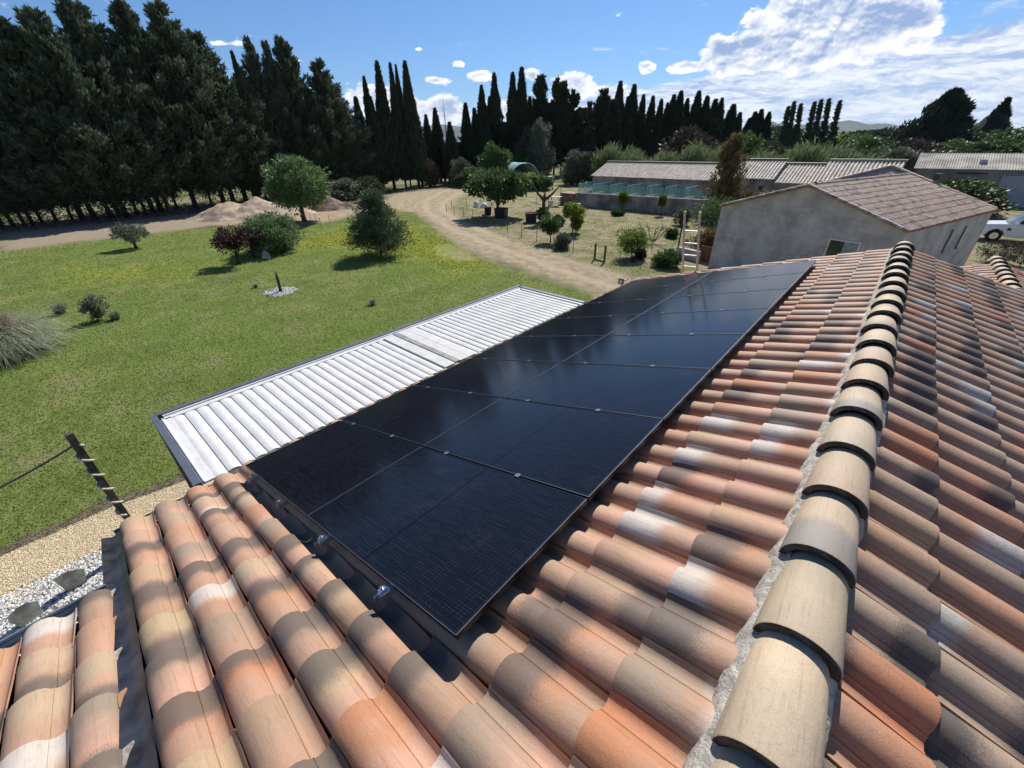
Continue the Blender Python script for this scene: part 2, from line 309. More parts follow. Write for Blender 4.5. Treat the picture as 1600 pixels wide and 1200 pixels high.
def groundmat():
    mt, t, b = newmat('ground earth and grass')
    at = lambda n: t.node('ShaderNodeAttribute', attribute_name=n).outputs['Fac']
    pos = t.node('ShaderNodeNewGeometry').outputs['Position']
    n0 = t.noise(pos, .12, 4, .55); n1 = t.noise(pos, .7, 6, .65); n2 = t.noise(pos, 4.0, 6, .7); n3 = t.noise(pos, 28.0, 4, .7)
    jag = t.math('MULTIPLY_ADD', n1, .5, t.math('MULTIPLY_ADD', n2, .35, -.42))
    def mask(n, w_=.16): return t.smooth(t.math('ADD', at(n), jag), .5-w_, .5+w_)
    dry = t.mix(t.smooth(n2, .35, .65), (0.25, 0.205, 0.12), (0.40, 0.335, 0.215))
    dry = t.mix(t.smooth(t.math('ADD', n1, t.math('MULTIPLY', n0, .4)), .62, .80), dry, (0.18, 0.19, 0.075))
    far = t.mix(t.smooth(n0, .4, .6), (0.10, 0.13, 0.045), (0.24, 0.21, 0.12))
    c = t.mix(mask('yard'), far, dry)
    lawn = t.mix(t.smooth(t.math('ADD', t.math('MULTIPLY', n1, .65), t.math('MULTIPLY', n2, .35)), .36, .64), (0.125, 0.165, 0.036), (0.24, 0.27, 0.085))
    lawn = t.mix(t.math('MULTIPLY', t.smooth(t.noise(pos, .35, 5, .6), .5, .68), .55), lawn, (0.075, 0.125, 0.028))
    lawn = t.mix(t.smooth(n0, .42, .62), lawn, t.mix(.5, lawn, (0.15, 0.22, 0.04)))
    lawn = t.mix(t.math('MULTIPLY', t.smooth(t.math('ADD', n1, t.math('MULTIPLY', n3, .25)), .66, .80), .75), lawn, (0.27, 0.235, 0.12))
    lawn = t.mix(t.math('MULTIPLY', t.smooth(n3, .45, .75), .35), lawn, (0.23, 0.27, 0.075))
    yel = t.mix(t.smooth(n2, .42, .6), (0.17, 0.21, 0.025), (0.40, 0.38, 0.035))
    lawn = t.mix(t.math('MULTIPLY', mask('yellow', .3), .85), lawn, yel)
    c = t.mix(mask('lawn'), c, lawn)
    dirt = t.mix(t.smooth(t.noise(pos, 1.6, 7, .7), .35, .65), (0.28, 0.215, 0.14), (0.47, 0.375, 0.25))
    # wheel ruts run along the track
    rut = at('rut')
    dirt = t.mix(t.math('MULTIPLY', t.smooth(t.math('ADD', rut, t.math('MULTIPLY_ADD', n2, .6, -.3)), .40, .95), .55), dirt, (0.50, 0.41, 0.285))
    dirt = t.mix(t.math('MULTIPLY', t.smooth(n3, .5, .75), .35), dirt, (0.20, 0.15, 0.10))
    c = t.mix(mask('dirt', .22), c, dirt)
    c = t.mix(mask('bare', .25), c, t.mix(n2, (0.27, 0.215, 0.155), (0.40, 0.32, 0.225)))
    t.put(b.inputs['Base Color'], c); b.inputs['Roughness'].default_value = 1.0; b.inputs['Specular IOR Level'].default_value = .1
    bn = t.node('ShaderNodeBump'); bn.inputs['Strength'].default_value = .9; bn.inputs['Distance'].default_value = .09
    t.link(t.math('ADD', t.math('MULTIPLY', n3, .5), n2), bn.inputs['Height']); t.link(bn.outputs[0], b.inputs['Normal'])
    return mt
M_GROUND = groundmat()

# ------------------------------------------------------------------ mesh helpers
def V(*a): return Vector(a)
class MB:
    def __init__(s): s.v = []; s.f = []; s.uv = []
    def add(s, vs, fs):
        o = len(s.v); s.v += [tuple(v) for v in vs]; s.f += [tuple(i+o for i in f) for f in fs]
    def box(s, c, size, rot=None):
        """box by centre, size and optional 3x3 rotation"""
        x, y, z = [d/2 for d in size]; c = Vector(c)
        vs = [Vector((a, b_, d)) for a in (-x, x) for b_ in (-y, y) for d in (-z, z)]
        if rot is not None: vs = [rot @ v for v in vs]
        s.add([v+c for v in vs], [(0, 1, 3, 2), (4, 6, 7, 5), (0, 4, 5, 1), (2, 3, 7, 6), (0, 2, 6, 4), (1, 5, 7, 3)])
    def bar(s, a, b_, w_, t_, up=(0, 0, 1)):
        a = Vector(a); b_ = Vector(b_); d = (b_-a); L = d.length; d.normalize(); up = Vector(up)
        if abs(d.dot(up)) > .98: up = Vector((1, 0, 0))
        y = up.cross(d).normalized(); z = d.cross(y)
        s.box((a+b_)/2, (L, w_, t_), Matrix((d, y, z)).transposed())
    def tube(s, pts, rad, n=8, cap=True):
        pts = [Vector(p_) for p_ in pts]; rad = rad if isinstance(rad, (list, tuple)) else [rad]*len(pts)
        o = len(s.v); ref = Vector((0.31, 0.12, 0.94))
        for i, p_ in enumerate(pts):
            d = (pts[min(i+1, len(pts)-1)]-pts[max(i-1, 0)]).normalized()
            x = d.cross(ref if abs(d.dot(ref)) < .95 else Vector((1, 0, 0))).normalized(); y = d.cross(x)
            for k in range(n):
                a = 2*PI*k/n; s.v.append(tuple(p_+(x*math.cos(a)+y*math.sin(a))*rad[i]))
        for i in range(len(pts)-1):
            for k in range(n):
                s.f.append((o+i*n+k, o+i*n+(k+1) % n, o+(i+1)*n+(k+1) % n, o+(i+1)*n+k))
        if cap:
            s.f.append(tuple(o+k for k in range(n))[::-1]); s.f.append(tuple(o+(len(pts)-1)*n+k for k in range(n)))
    def lathe(s, c, prof, n=16):
        c = Vector(c); o = len(s.v)
        for r, z in prof:
            for k in range(n): s.v.append(tuple(c+Vector((r*math.cos(2*PI*k/n), r*math.sin(2*PI*k/n), z))))
        for i in range(len(prof)-1):
            for k in range(n): s.f.append((o+i*n+k, o+i*n+(k+1) % n, o+(i+1)*n+(k+1) % n, o+(i+1)*n+k))
    def mesh(s, name, mat, smooth=False, angle=None):
        me = bpy.data.meshes.new(name); me.from_pydata(s.v, [], s.f); me.update()
        if mat: me.materials.append(mat)
        if smooth or angle:
            me.polygons.foreach_set('use_smooth', [True]*len(me.polygons))
            if angle: me.set_sharp_from_angle(angle=math.radians(angle))
        return me
    def obj(s, name, mat, parent=None, smooth=False, angle=None, loc=None):
        return link(name, s.mesh(name, mat, smooth, angle), parent, loc)
def link(name, me, parent=None, loc=None):
    o = bpy.data.objects.new(name, me); C.objects.link(o)
    if parent is not None: o.parent = parent
    if loc is not None: o.location = loc
    return o
def tag(o, label=None, cat=None, group=None, kind=None):
    if label: o['label'] = label
    if cat: o['category'] = cat
    if group: o['group'] = group
    if kind: o['kind'] = kind
    return o
def thing(name, label, cat, loc=(0, 0, 0), rz=0, group=None):
    o = bpy.data.objects.new(name, None); C.objects.link(o); o.location = loc; o.rotation_euler = (0, 0, rz); o.empty_display_size = .3
    return tag(o, label, cat, group)
def kids(o): return [c for c in bpy.data.objects if c.parent == o]
CH = {}
def dup(root, loc, rz, scale, label, group=None, ch=None):
    r = root.copy(); C.objects.link(r); r.location = loc; r.rotation_euler = (0, 0, rz); r.scale = scale
    r['label'] = label
    if group: r['group'] = group
    for c0 in ch if ch is not None else CH[root.name]:
        c = c0.copy(); C.objects.link(c); c.parent = r
    return r
def fastmesh(name, verts, nper, mat, tint=None, smooth=False):
    """verts (n*nper,3): n separate faces of nper corners"""
    n = len(verts)//nper; me = bpy.data.meshes.new(name)
    me.vertices.add(n*nper); me.vertices.foreach_set('co', np.asarray(verts, dtype=np.float32).ravel())
    me.loops.add(n*nper); me.loops.foreach_set('vertex_index', np.arange(n*nper, dtype=np.int32))
    me.polygons.add(n); me.polygons.foreach_set('loop_start', np.arange(0, n*nper, nper, dtype=np.int32))
    me.update(calc_edges=True)
    if tint is not None:
        a = me.attributes.new('tint', 'FLOAT', 'FACE'); a.data.foreach_set('value', np.asarray(tint, dtype=np.float32))
    me.materials.append(mat)
    return me
def unit(v): return v/np.maximum(np.linalg.norm(v, axis=-1, keepdims=True), 1e-9)
def leaves(name, Pp, D, L, W, mat, tint=None, rng=RNG, core=None, two=True):
    """diamond shaped leaves or sprays at points Pp pointing along D"""
    n = len(Pp); D = unit(D); R_ = rng.normal(size=(n, 3)); S_ = unit(np.cross(D, R_))
    L = np.broadcast_to(L, (n,))[:, None]; W = np.broadcast_to(W, (n,))[:, None]
    nrm = unit(np.cross(D, S_))
    a = Pp; b_ = Pp+D*L*.5+S_*W*.5+nrm*W*.12; c = Pp+D*L; d = Pp+D*L*.5-S_*W*.5+nrm*W*.12
    vs = np.stack([a, b_, c, d], 1).reshape(-1, 3)
    t = rng.random(n) if tint is None else tint
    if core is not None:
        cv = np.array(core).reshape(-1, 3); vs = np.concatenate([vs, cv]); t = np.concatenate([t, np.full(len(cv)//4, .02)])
    return fastmesh(name, vs, 4, mat, t)
def corecone(prof, n=9):
    """quads of a closed core body: prof list of (r,z)"""
    out = []
    for i in range(len(prof)-1):
        for k in range(n):
            a, b_ = 2*PI*k/n, 2*PI*(k+1)/n
            (r0, z0), (r1, z1) = prof[i], prof[i+1]
            out += [(r0*math.cos(a), r0*math.sin(a), z0), (r0*math.cos(b_), r0*math.sin(b_), z0), (r1*math.cos(b_), r1*math.sin(b_), z1), (r1*math.cos(a), r1*math.sin(a), z1)]
    return out
def feather_crown(h, r, seed, nb=150, t0=.16, mat=None, L=.5, W=.15, dens=46, core=True, up=.45, lean=0.0, pw=.62, tp=.85):
    g = np.random.default_rng(seed); PP = []; DD = []; TT = []
    for i in range(nb):
        t = g.random()**tp; z = h*(t0+(1-t0)*t)
        ln = r*((1-t)**pw)*(.62+.55*g.random())*(1.15 if g.random() < .12 else 1)+.35
        a = g.random()*2*PI; upk = up*(.5+g.random())+.5*t
        d = np.array([math.cos(a), math.sin(a), upk]); d /= np.linalg.norm(d)
        k = max(8, int(dens*ln)); s_ = g.random(k)**.75
        base = np.array([lean*z*t, 0, z])
        p_ = base+np.outer(s_*ln, d); p_[:, 2] += .12*ln*s_**2
        p_ += g.normal(size=(k, 3))*(.07+.13*ln*(1.1-s_))[:, None]
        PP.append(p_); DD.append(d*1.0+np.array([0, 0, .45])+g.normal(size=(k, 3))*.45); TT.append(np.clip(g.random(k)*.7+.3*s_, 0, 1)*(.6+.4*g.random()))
    # top leader
    k = 60; s_ = g.random(k); PP.append(np.stack([g.normal(size=k)*.12*(1-s_), g.normal(size=k)*.12*(1-s_), h*(.90+.10*s_)], 1)); DD.append(np.tile([0, 0, 1.], (k, 1))+g.normal(size=(k, 3))*.25); TT.append(g.random(k))
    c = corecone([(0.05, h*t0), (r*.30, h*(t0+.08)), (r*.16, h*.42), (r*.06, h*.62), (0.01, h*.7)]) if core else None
    P_, D_, T_ = np.concatenate(PP), np.concatenate(DD), np.concatenate(TT)
    return leaves('crown', P_, D_, L*(.6+.7*g.random(len(P_))), W*(.7+.6*g.random(len(P_))), mat, T_, g, c)
def cypress_crown(h, r, seed, n=9000, mat=None, L=.42, W=.12, t0=.06, top=1.5):
    g = np.random.default_rng(seed); t = g.random(n)**.92
    prof = np.minimum(1, (t+.03)/.16)**.6*np.maximum(0, 1-t**top)**1.0
    a = g.random(n)*2*PI
    lump = 1+.16*np.sin(a*3+t*9+seed)+.12*np.sin(a*5-t*23+seed*2)+.08*np.sin(t*57+a*2)
    rr = r*prof*lump*(.70+.36*g.random(n)**.6)
    P_ = np.stack([rr*np.cos(a), rr*np.sin(a), h*(t0+(1-t0)*t*.97)], 1)
    D_ = np.stack([np.cos(a)*.35, np.sin(a)*.35, np.ones(n)], 1)+g.normal(size=(n, 3))*.22
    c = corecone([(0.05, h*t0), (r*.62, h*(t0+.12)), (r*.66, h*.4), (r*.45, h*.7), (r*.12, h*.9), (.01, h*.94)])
    tint = np.clip(g.random(n)*.75+.25*np.sin(a*4+t*12)**2, 0, 1)
    return leaves('crown', P_, D_, L*(.6+.8*g.random(n)), W*(.7+.6*g.random(n)), mat, tint, g, c)
def cloud_crown(rx, ry, rz, zc, seed, ncl=60, nl=110, cr=.34, L=.16, W=.09, mat=None, shell=.55, hang=0.0, flat=0.0):
    """broadleaf crown out of leaf clumps spread through an ellipsoid"""
    g = np.random.default_rng(seed); PP = []; DD = []; TT = []
    for i in range(ncl):
        d = g.normal(size=3); d /= np.linalg.norm(d)
        if flat and d[2] < 0: d[2] *= (1-flat)
        q = (shell+(1-shell)*g.random())*(.86+.22*g.random()); c = d*np.array([rx, ry, rz])*q+np.array([0, 0, zc])
        k = int(nl*(.6+.8*g.random())); R_ = cr*(.6+.8*g.random())*min(rx, rz)
        e = unit(g.normal(size=(k, 3))); p_ = c+e*(R_*(g.random(k)**.45))[:, None]*np.array([1.15, 1.15, .8])
        PP.append(p_); DD.append(e*.8+d*.4+np.array([0, 0, .15-hang])+g.normal(size=(k, 3))*.45); TT.append(np.clip(.25*g.random()+.75*g.random(k), 0, 1))
    P_, D_, T_ = np.concatenate(PP), np.concatenate(DD), np.concatenate(TT)
    return leaves('crown', P_, D_, L*(.6+.8*g.random(len(P_))), W*(.7+.6*g.random(len(P_))), mat, T_, g)
def trunk_mb(h, r0, r1, seed, limbs=0, spread=1.0, zl=.5, bend=.05, lr=.45, up=.8):
    g = random.Random(seed); mb = MB(); pts = []; n = 5
    ox = oy = 0
    for i in range(n+1):
        pts.append((ox, oy, h*i/n)); ox += g.uniform(-bend, bend)*h/n*2; oy += g.uniform(-bend, bend)*h/n*2
    rs = [r0+(r1-r0)*i/n for i in range(n+1)]; rs[0] *= 1.25
    mb.tube(pts, rs, 8)
    for k in range(limbs):
        t = zl+(1-zl)*(k+.5)/max(limbs, 1); i = min(n-1, int(t*n)); p0 = Vector(pts[i]).lerp(Vector(pts[i+1]), t*n-i)
        a = 2.4*k+g.uniform(-.4, .4); L_ = spread*g.uniform(.7, 1.1)
        d = Vector((math.cos(a), math.sin(a), up*g.uniform(.6, 1.3))).normalized()
        p1 = p0+d*L_*.5+Vector((0, 0, .04*L_)); p2 = p0+d*L_+Vector((g.uniform(-.1, .1), g.uniform(-.1, .1), .18))*L_
        mb.tube([p0, p1, p2], [r1*lr*1.6, r1*lr, r1*lr*.35], 6)
    return mb

# ------------------------------------------------------------------ ground
def poly_sd(P2, poly):
    """signed distance (inside positive) of points (n,2) to a polygon"""
    q = np.array(poly); n = len(q); d = np.full(len(P2), 1e9); ins = np.zeros(len(P2), bool)
    for i in range(n):
        a, b_ = q[i], q[(i+1) % n]; e = b_-a; w_ = P2-a
        t = np.clip((w_@e)/max(e@e, 1e-9), 0, 1); d = np.minimum(d, np.linalg.norm(w_-t[:, None]*e, axis=1))
        c = (a[1] > P2[:, 1]) != (b_[1] > P2[:, 1])
        with np.errstate(divide='ignore', invalid='ignore'):
            xx = a[0]+(P2[:, 1]-a[1])*e[0]/e[1] if e[1] != 0 else np.full(len(P2), 1e9)
        ins ^= c & (P2[:, 0] < xx)
    return np.where(ins, d, -d)
def line_d(P2, pl):
    q = np.array(pl); d = np.full(len(P2), 1e9)
    for i in range(len(q)-1):
        e = q[i+1]-q[i]; w_ = P2-q[i]; t = np.clip((w_@e)/(e@e), 0, 1); d = np.minimum(d, np.linalg.norm(w_-t[:, None]*e, axis=1))
    return d
LAWN = [(-44.25, -1.72), (-44.45, 0.11), (-44.12, 3.14), (-44.40, 5.06), (-43.58, 9.12), (-42.66, 11.71), (-40.95, 14.20), (-37.64, 15.50), (-37.63, 18.36), (-40.00, 22.29), (-42.02, 26.54), (-40.58, 28.84), (-34.04, 25.14), (-25.58, 20.77), (-20.63, 18.22), (-16.96, 16.85), (-13.52, 16.18), (-10.72, 15.63), (-8.87, 15.45), (-7.5, 12.0), (-7.0, 6.0), (-9.1, 0.2), (-9.5, -12.0), (-52.0, -16.0), (-56, -8)]
DIRT = [(-50.70, 13.41), (-48.62, 21.19), (-48.01, 27.01), (-48.85, 31.04), (-53.75, 36.88), (-53.92, 44.60), (-56.01, 52.65), (-47.40, 45.37), (-41.57, 36.88), (-35.95, 30.89), (-29.32, 26.29), (-24.10, 24.25), (-19.40, 21.97), (-15.95, 20.96), (-12.87, 19.92), (-10.58, 19.49), (-8.87, 19.03), (-7.4, 14.0), (-9.21, 15.99), (-11.20, 16.31), (-14.08, 16.85), (-17.73, 17.63), (-21.84, 19.02), (-28.40, 22.46), (-36.01, 26.26), (-42.48, 26.84), (-40.81, 22.76), (-38.31, 18.72), (-38.29, 15.80), (-41.31, 14.34), (-44.35, 11.24), (-46.26, 9.81)]
BARE = [(-44.25, -1.72), (-44.78, 3.22), (-44.31, 9.31), (-45.14, 11.47), (-51.65, 11.19), (-60.87, 16.49), (-58.26, 7.34), (-61.17, -1.40)]
BARE2 = [(-22.53, 17.22), (-22.52, 18.76), (-19.44, 18.22), (-17.20, 16.67), (-18.05, 15.61), (-19.97, 15.65)]
YARD = [(-35.95, 30.89), (-48.81, 46.73), (-52.56, 59.35), (-48, 62), (12, 62), (12, 12), (-7.4, 12), (-9.00, 18.93), (-12.79, 19.79), (-19.33, 21.76), (-29.05, 26.04)]
YEL = [(-32.60, 13.21), (-34.20, 18.87), (-30.65, 21.54), (-22.67, 19.17), (-17.85, 17.32), (-15.73, 14.88), (-16.83, 13.84), (-21.49, 15.29), (-26.72, 14.45), (-28.35, 11.70)]
YEL2 = [(-34.38, 0.42), (-31.36, 4.09), (-27.45, 4.99), (-28.36, 2.42), (-31.09, 0.51)]
RUT1 = [(-54.20, 50.93), (-50.11, 41.40), (-42.99, 32.74), (-36.15, 27.80), (-27.55, 23.10), (-20.43, 20.37), (-15.23, 18.80), (-11.34, 17.63), (-8.82, 17.04)]
RUT2 = [(-50.47, 48.07), (-46.75, 41.55), (-41.00, 34.13), (-35.70, 29.27), (-29.11, 25.56), (-22.30, 22.95), (-16.60, 21.13), (-12.95, 20.04), (-9.71, 18.94)]
def axis_coords(lo, hi, step, far):
    c = list(np.arange(lo, hi+1e-6, step)); s_ = step; a = c[0]; b_ = c[-1]; L_ = []; R_ = []
    while a > -far: s_ *= 1.5; a -= s_; L_.append(a)
    s_ = step
    while b_ < far: s_ *= 1.5; b_ += s_; R_.append(b_)
    return np.array(L_[::-1]+c+R_)
gx = axis_coords(-72, 14, .36, 12000); gy = axis_coords(-16, 70, .36, 12000)
GX, GY = np.meshgrid(gx, gy); P2 = np.stack([GX.ravel(), GY.ravel()], 1)
nx_, ny_ = len(gx), len(gy)
me = bpy.data.meshes.new('ground')
me.vertices.add(nx_*ny_); me.vertices.foreach_set('co', np.column_stack([P2, np.zeros(len(P2))]).astype(np.float32).ravel())
ii = np.arange(nx_*ny_).reshape(ny_, nx_); quads = np.stack([ii[:-1, :-1], ii[:-1, 1:], ii[1:, 1:], ii[1:, :-1]], -1).reshape(-1, 4)
me.loops.add(quads.size); me.loops.foreach_set('vertex_index', quads.astype(np.int32).ravel())
me.polygons.add(len(quads)); me.polygons.foreach_set('loop_start', np.arange(0, quads.size, 4, dtype=np.int32)); me.update(calc_edges=True)
def attr(name, val):
    a = me.attributes.new(name, 'FLOAT', 'POINT'); a.data.foreach_set('value', val.astype(np.float32))
sdm = lambda poly, w_=1.3: np.clip(.5+.5*poly_sd(P2, poly)/w_, 0, 1)
attr('lawn', sdm(LAWN)); attr('dirt', sdm(DIRT, 1.6)); attr('bare', np.maximum(sdm(BARE, 1.8), sdm(BARE2, 1.6)*.62)); attr('yard', sdm(YARD, 3.0))
attr('yellow', np.maximum(sdm(YEL, 4.0), sdm(YEL2, 4.0)*.9)*.93)
attr('rut', np.maximum(np.exp(-(line_d(P2, RUT1)/.55)**2), np.exp(-(line_d(P2, RUT2)/.55)**2)))
me.materials.append(M_GROUND)
tag(link('ground', me), kind='structure')

def sheet(name, pts, z, mat, jitter=0.0, step=.25):
    """flat sheet with a slightly wavy outline"""
    out = []; n = len(pts)
    for i in range(n):
        a, b_ = Vector(pts[i]), Vector(pts[(i+1) % n]); k = max(1, int((b_-a).length/step))
        for j in range(k):
            p_ = a.lerp(b_, j/k); q = noise.noise((p_.x*1.7, p_.y*1.7, 3.1))*jitter; q2 = noise.noise((p_.x*1.7, p_.y*1.7, 9.1))*jitter
            out.append((p_.x+q, p_.y+q2, z))
    mb = MB(); mb.add(out, [tuple(range(len(out)))]); return tag(mb.obj(name, mat), kind='structure')
def gravelmat(name, c0, c1, c2, sc_):
    mt, t, b = newmat(name); pos = t.node('ShaderNodeNewGeometry').outputs['Position']
    vo = t.node('ShaderNodeTexVoronoi'); t.link(pos, vo.inputs['Vector']); vo.inputs['Scale'].default_value = sc_
    r, g_, b2 = t.sep(vo.outputs['Color'])
    c = t.mix(r, c0, c1); c = t.mix(t.smooth(vo.outputs['Distance'], .25, .75), c, c2)
    c = t.mix(t.math('MULTIPLY', t.smooth(t.noise(pos, 1.5, 4, .6), .4, .7), .3), c, c2)
    t.put(b.inputs['Base Color'], c); b.inputs['Roughness'].default_value = .95
    bn = t.node('ShaderNodeBump'); bn.inputs['Strength'].default_value = 1; bn.inputs['Distance'].default_value = .012; bn.invert = True
    t.link(vo.outputs['Distance'], bn.inputs['Height']); t.link(bn.outputs[0], b.inputs['Normal']); return mt
M_PATH = gravelmat('beige gravel path', (0.62, 0.50, 0.31), (0.76, 0.64, 0.43), (0.44, 0.34, 0.20), 38)
M_BED = gravelmat('white pebble bed', (0.55, 0.53, 0.48), (0.72, 0.70, 0.65), (0.16, 0.15, 0.15), 24)
sheet('gravel_path', [(-9.42, -14), (-8.35, -14), (-8.30, -1.8), (-8.0, 0.2), (-4.3, 0.4), (-4.3, 7.5), (-7.4, 7.5), (-7.6, 3.0), (-8.3, 1.0), (-9.05, 0.2), (-9.3, -1.0)], .006, M_PATH, .07)
sheet('pebble_bed', [(-8.30, -14), (-2.9, -14), (-2.9, -0.5), (-4.2, -0.5), (-4.2, 0.2), (-7.98, 0.2), (-8.25, -1.8)], .010, M_BED, .05)
sheet('soil_edge', [(-9.75, -14), (-9.3, -14), (-9.22, -1.0), (-8.95, 0.2), (-8.2, 1.0), (-8.5, 1.4), (-9.25, 0.5), (-9.6, -1.0)], .003, simple('dark soil edge', (0.15, 0.11, 0.075), 1, var=.3, vscale=8, bump=1, bscale=30), .12)

# loose stones of the two gravel areas
def pebbles(name, n, xr, yr, size, mat, z0, seed, keep=None):
    g = np.random.default_rng(seed); octv = np.array([[1, 0, 0], [0, 1, 0], [-1, 0, 0], [0, -1, 0], [0, 0, 1], [0, 0, -1]], float)
    tri = np.array([[0, 1, 4], [1, 2, 4], [2, 3, 4], [3, 0, 4], [1, 0, 5], [2, 1, 5], [3, 2, 5], [0, 3, 5]])
    c = np.column_stack([g.uniform(*xr, n), g.uniform(*yr, n), np.full(n, z0)])
    if keep is not None: c = c[keep(c)]
    n = len(c)
    s_ = size*(.5+g.random((n, 1, 1)))*g.uniform(.6, 1.1, (n, 1, 3)); v = octv[None]*s_
    a = g.random(n)*2*PI; ca, sa = np.cos(a)[:, None], np.sin(a)[:, None]
    x = v[..., 0]*ca-v[..., 1]*sa; y = v[..., 0]*sa+v[..., 1]*ca
    v = np.stack([x, y, v[..., 2]*.7], -1)+g.normal(size=v.shape)*size*.10+c[:, None]+np.array([0, 0, size*.35])
    me = fastmesh(name, v[:, tri].reshape(-1, 3), 3, mat, np.repeat(g.random(n), 8))
    return tag(link(name, me), kind='stuff')
def pebmat(name, c0, c1):
    mt, t, b = newmat(name); a = t.node('ShaderNodeAttribute', attribute_name='tint').outputs['Fac']
    t.put(b.inputs['Base Color'], t.mix(a, c0, c1)); b.inputs['Roughness'].default_value = .9; return mt
M_PB = pebmat('loose white pebble', (0.42, 0.40, 0.36), (0.78, 0.76, 0.71)); M_PG = pebmat('loose beige grit', (0.50, 0.39, 0.23), (0.80, 0.68, 0.47))
pebbles('white_pebbles', 15000, (-8.25, -5.6), (-4.2, 0.1), .024, M_PB, .010, 5)
pebbles('beige_grit', 22000, (-9.35, -8.0), (-4.0, 0.3), .012, M_PG, .006, 6, lambda c: c[:, 0] > -9.32+.22*np.clip(c[:, 1]+1, 0, 2))

# grass blades of the lawn and of the dry yard (uncountable, one object each)
def blades(name, n, poly, d0, d1, hgt, wid, mat, seed, reject=None, power=1.0):
    g = np.random.default_rng(seed)
    az_ = np.radians(g.uniform(-112, 6, n)); d = d0*(d1/d0)**(g.random(n)**power)
    p_ = np.stack([np.sin(az_)*d, np.cos(az_)*d], 1)
    k = poly_sd(p_, poly) > .15*g.random(n)
    if reject is not None:
        for r_ in reject: k &= poly_sd(p_, r_) < .3*g.random(n)
    p_ = p_[k]; d = d[k]; n = len(p_); a = g.random(n)*2*PI
    sc_ = (.6+.8*g.random(n))*(1+d*.012); w_ = wid*sc_*(1+d*.05); h_ = hgt*sc_
    sx, sy = np.cos(a)*w_, np.sin(a)*w_; lx, ly = g.normal(size=n)*h_*.5, g.normal(size=n)*h_*.5
    z = np.zeros(n)
    v = np.stack([np.column_stack([p_[:, 0]-sx, p_[:, 1]-sy, z]), np.column_stack([p_[:, 0]+sx, p_[:, 1]+sy, z]), np.column_stack([p_[:, 0]+lx, p_[:, 1]+ly, h_])], 1).reshape(-1, 3)
    return tag(link(name, fastmesh(name, v, 3, mat, g.random(n))), kind='stuff')
blades('lawn_grass', 420000, LAWN, 7.5, 46, .018, .008, L_LAWN, 21, [BARE2, DIRT], .9)
blades('yellow_flowering_grass', 30000, YEL, 18, 40, .04, .012, L_LAWNY, 22, [BARE2])
blades('dry_yard_grass', 50000, YARD, 14, 50, .022, .012, L_DRYG, 23, [DIRT])

# ------------------------------------------------------------------ roof tiles
SL = 0.28501; CS, SN = math.cos(SL), math.sin(SL)
RX, RZ = 0.22, 4.178                          # ridge line of the crest planes
PITCH, GAUGE, D0 = 0.2595, 0.41, 0.489
def tile_tpl(seg=9, Lt=.475, hb=.086, w0=.0915, w1=.0835, th=.012, tilt=.019/.41, trough=True, stations=(0, -.006, -.24, -.475), inner=True):
    """single lap tile: barrel with a narrow channel on its -y side; lower end at x=0"""
    def prof(w_, off):
        p_ = []
        for k in range(seg+1):
            a = PI*k/seg; p_.append(((w_-off)*math.cos(a), -hb+(hb-off)*math.sin(a)**.85-off*0))
        if trough:
            f = w_/.0915
            p_[-1] = (-(w_-off)*1.0, -.056-off)
            p_ += [(-.0955*f, -.054-off), (-.100*f, -.063-off), (-.115*f, -.0715-off), (-.142*f, -.071-off), (-.160*f, -.063-off), (-.1765*f, -.044-off)]
        return p_
    v = []; f = []; uv = []
    def arc(p_):
        s_ = [0]
        for i in range(1, len(p_)): s_.append(s_[-1]+math.dist(p_[i], p_[i-1]))
        return s_
    def sheetv(off, sts, flip):
        o = len(v)
        for si, x in enumerate(sts):
            w_ = w0+(w1-w0)*(-x/Lt); sh = .0025 if (x == 0 and off == 0) else 0
            p_ = prof(w_-sh, off); s_ = arc(p_)
            for i, (y, z) in enumerate(p_): v.append((x, y, z+x*tilt-sh)); uv.append((-x/Lt, s_[i]*4.25))
        m_ = len(p_)
        for j in range(len(sts)-1):
            for i in range(m_-1):
                q = (o+j*m_+i, o+(j+1)*m_+i, o+(j+1)*m_+i+1, o+j*m_+i+1); f.append(q[::-1] if flip else q)
        return o, m_
    o1, m_ = sheetv(0, stations, False)
    if inner:
        o2, _ = sheetv(th, (stations[0], stations[-1]), True)
        for i in range(m_-1): f.append((o1+i+1, o1+i, o2+i, o2+i+1))
        s0 = o1; v_e = [(0, 1)]
        for e in (0, m_-1): f.append((o1+e, o2+e, o2+m_+e, o1+(len(stations)-1)*m_+e))
    return np.array(v), f, np.array(uv)
def tpl_mesh(name, tpl, mat, angle=38):
    v, f, uv = tpl; me = bpy.data.meshes.new(name); me.from_pydata([tuple(a) for a in v], [], f); me.update()
    ul = me.uv_layers.new(name='UVMap'); li = np.empty(len(me.loops), np.int32); me.loops.foreach_get('vertex_index', li)
    ul.data.foreach_set('uv', uv[li].astype(np.float32).ravel()); me.materials.append(mat)
    me.polygons.foreach_set('use_smooth', [True]*len(me.polygons)); me.set_sharp_from_angle(angle=math.radians(angle)); return me
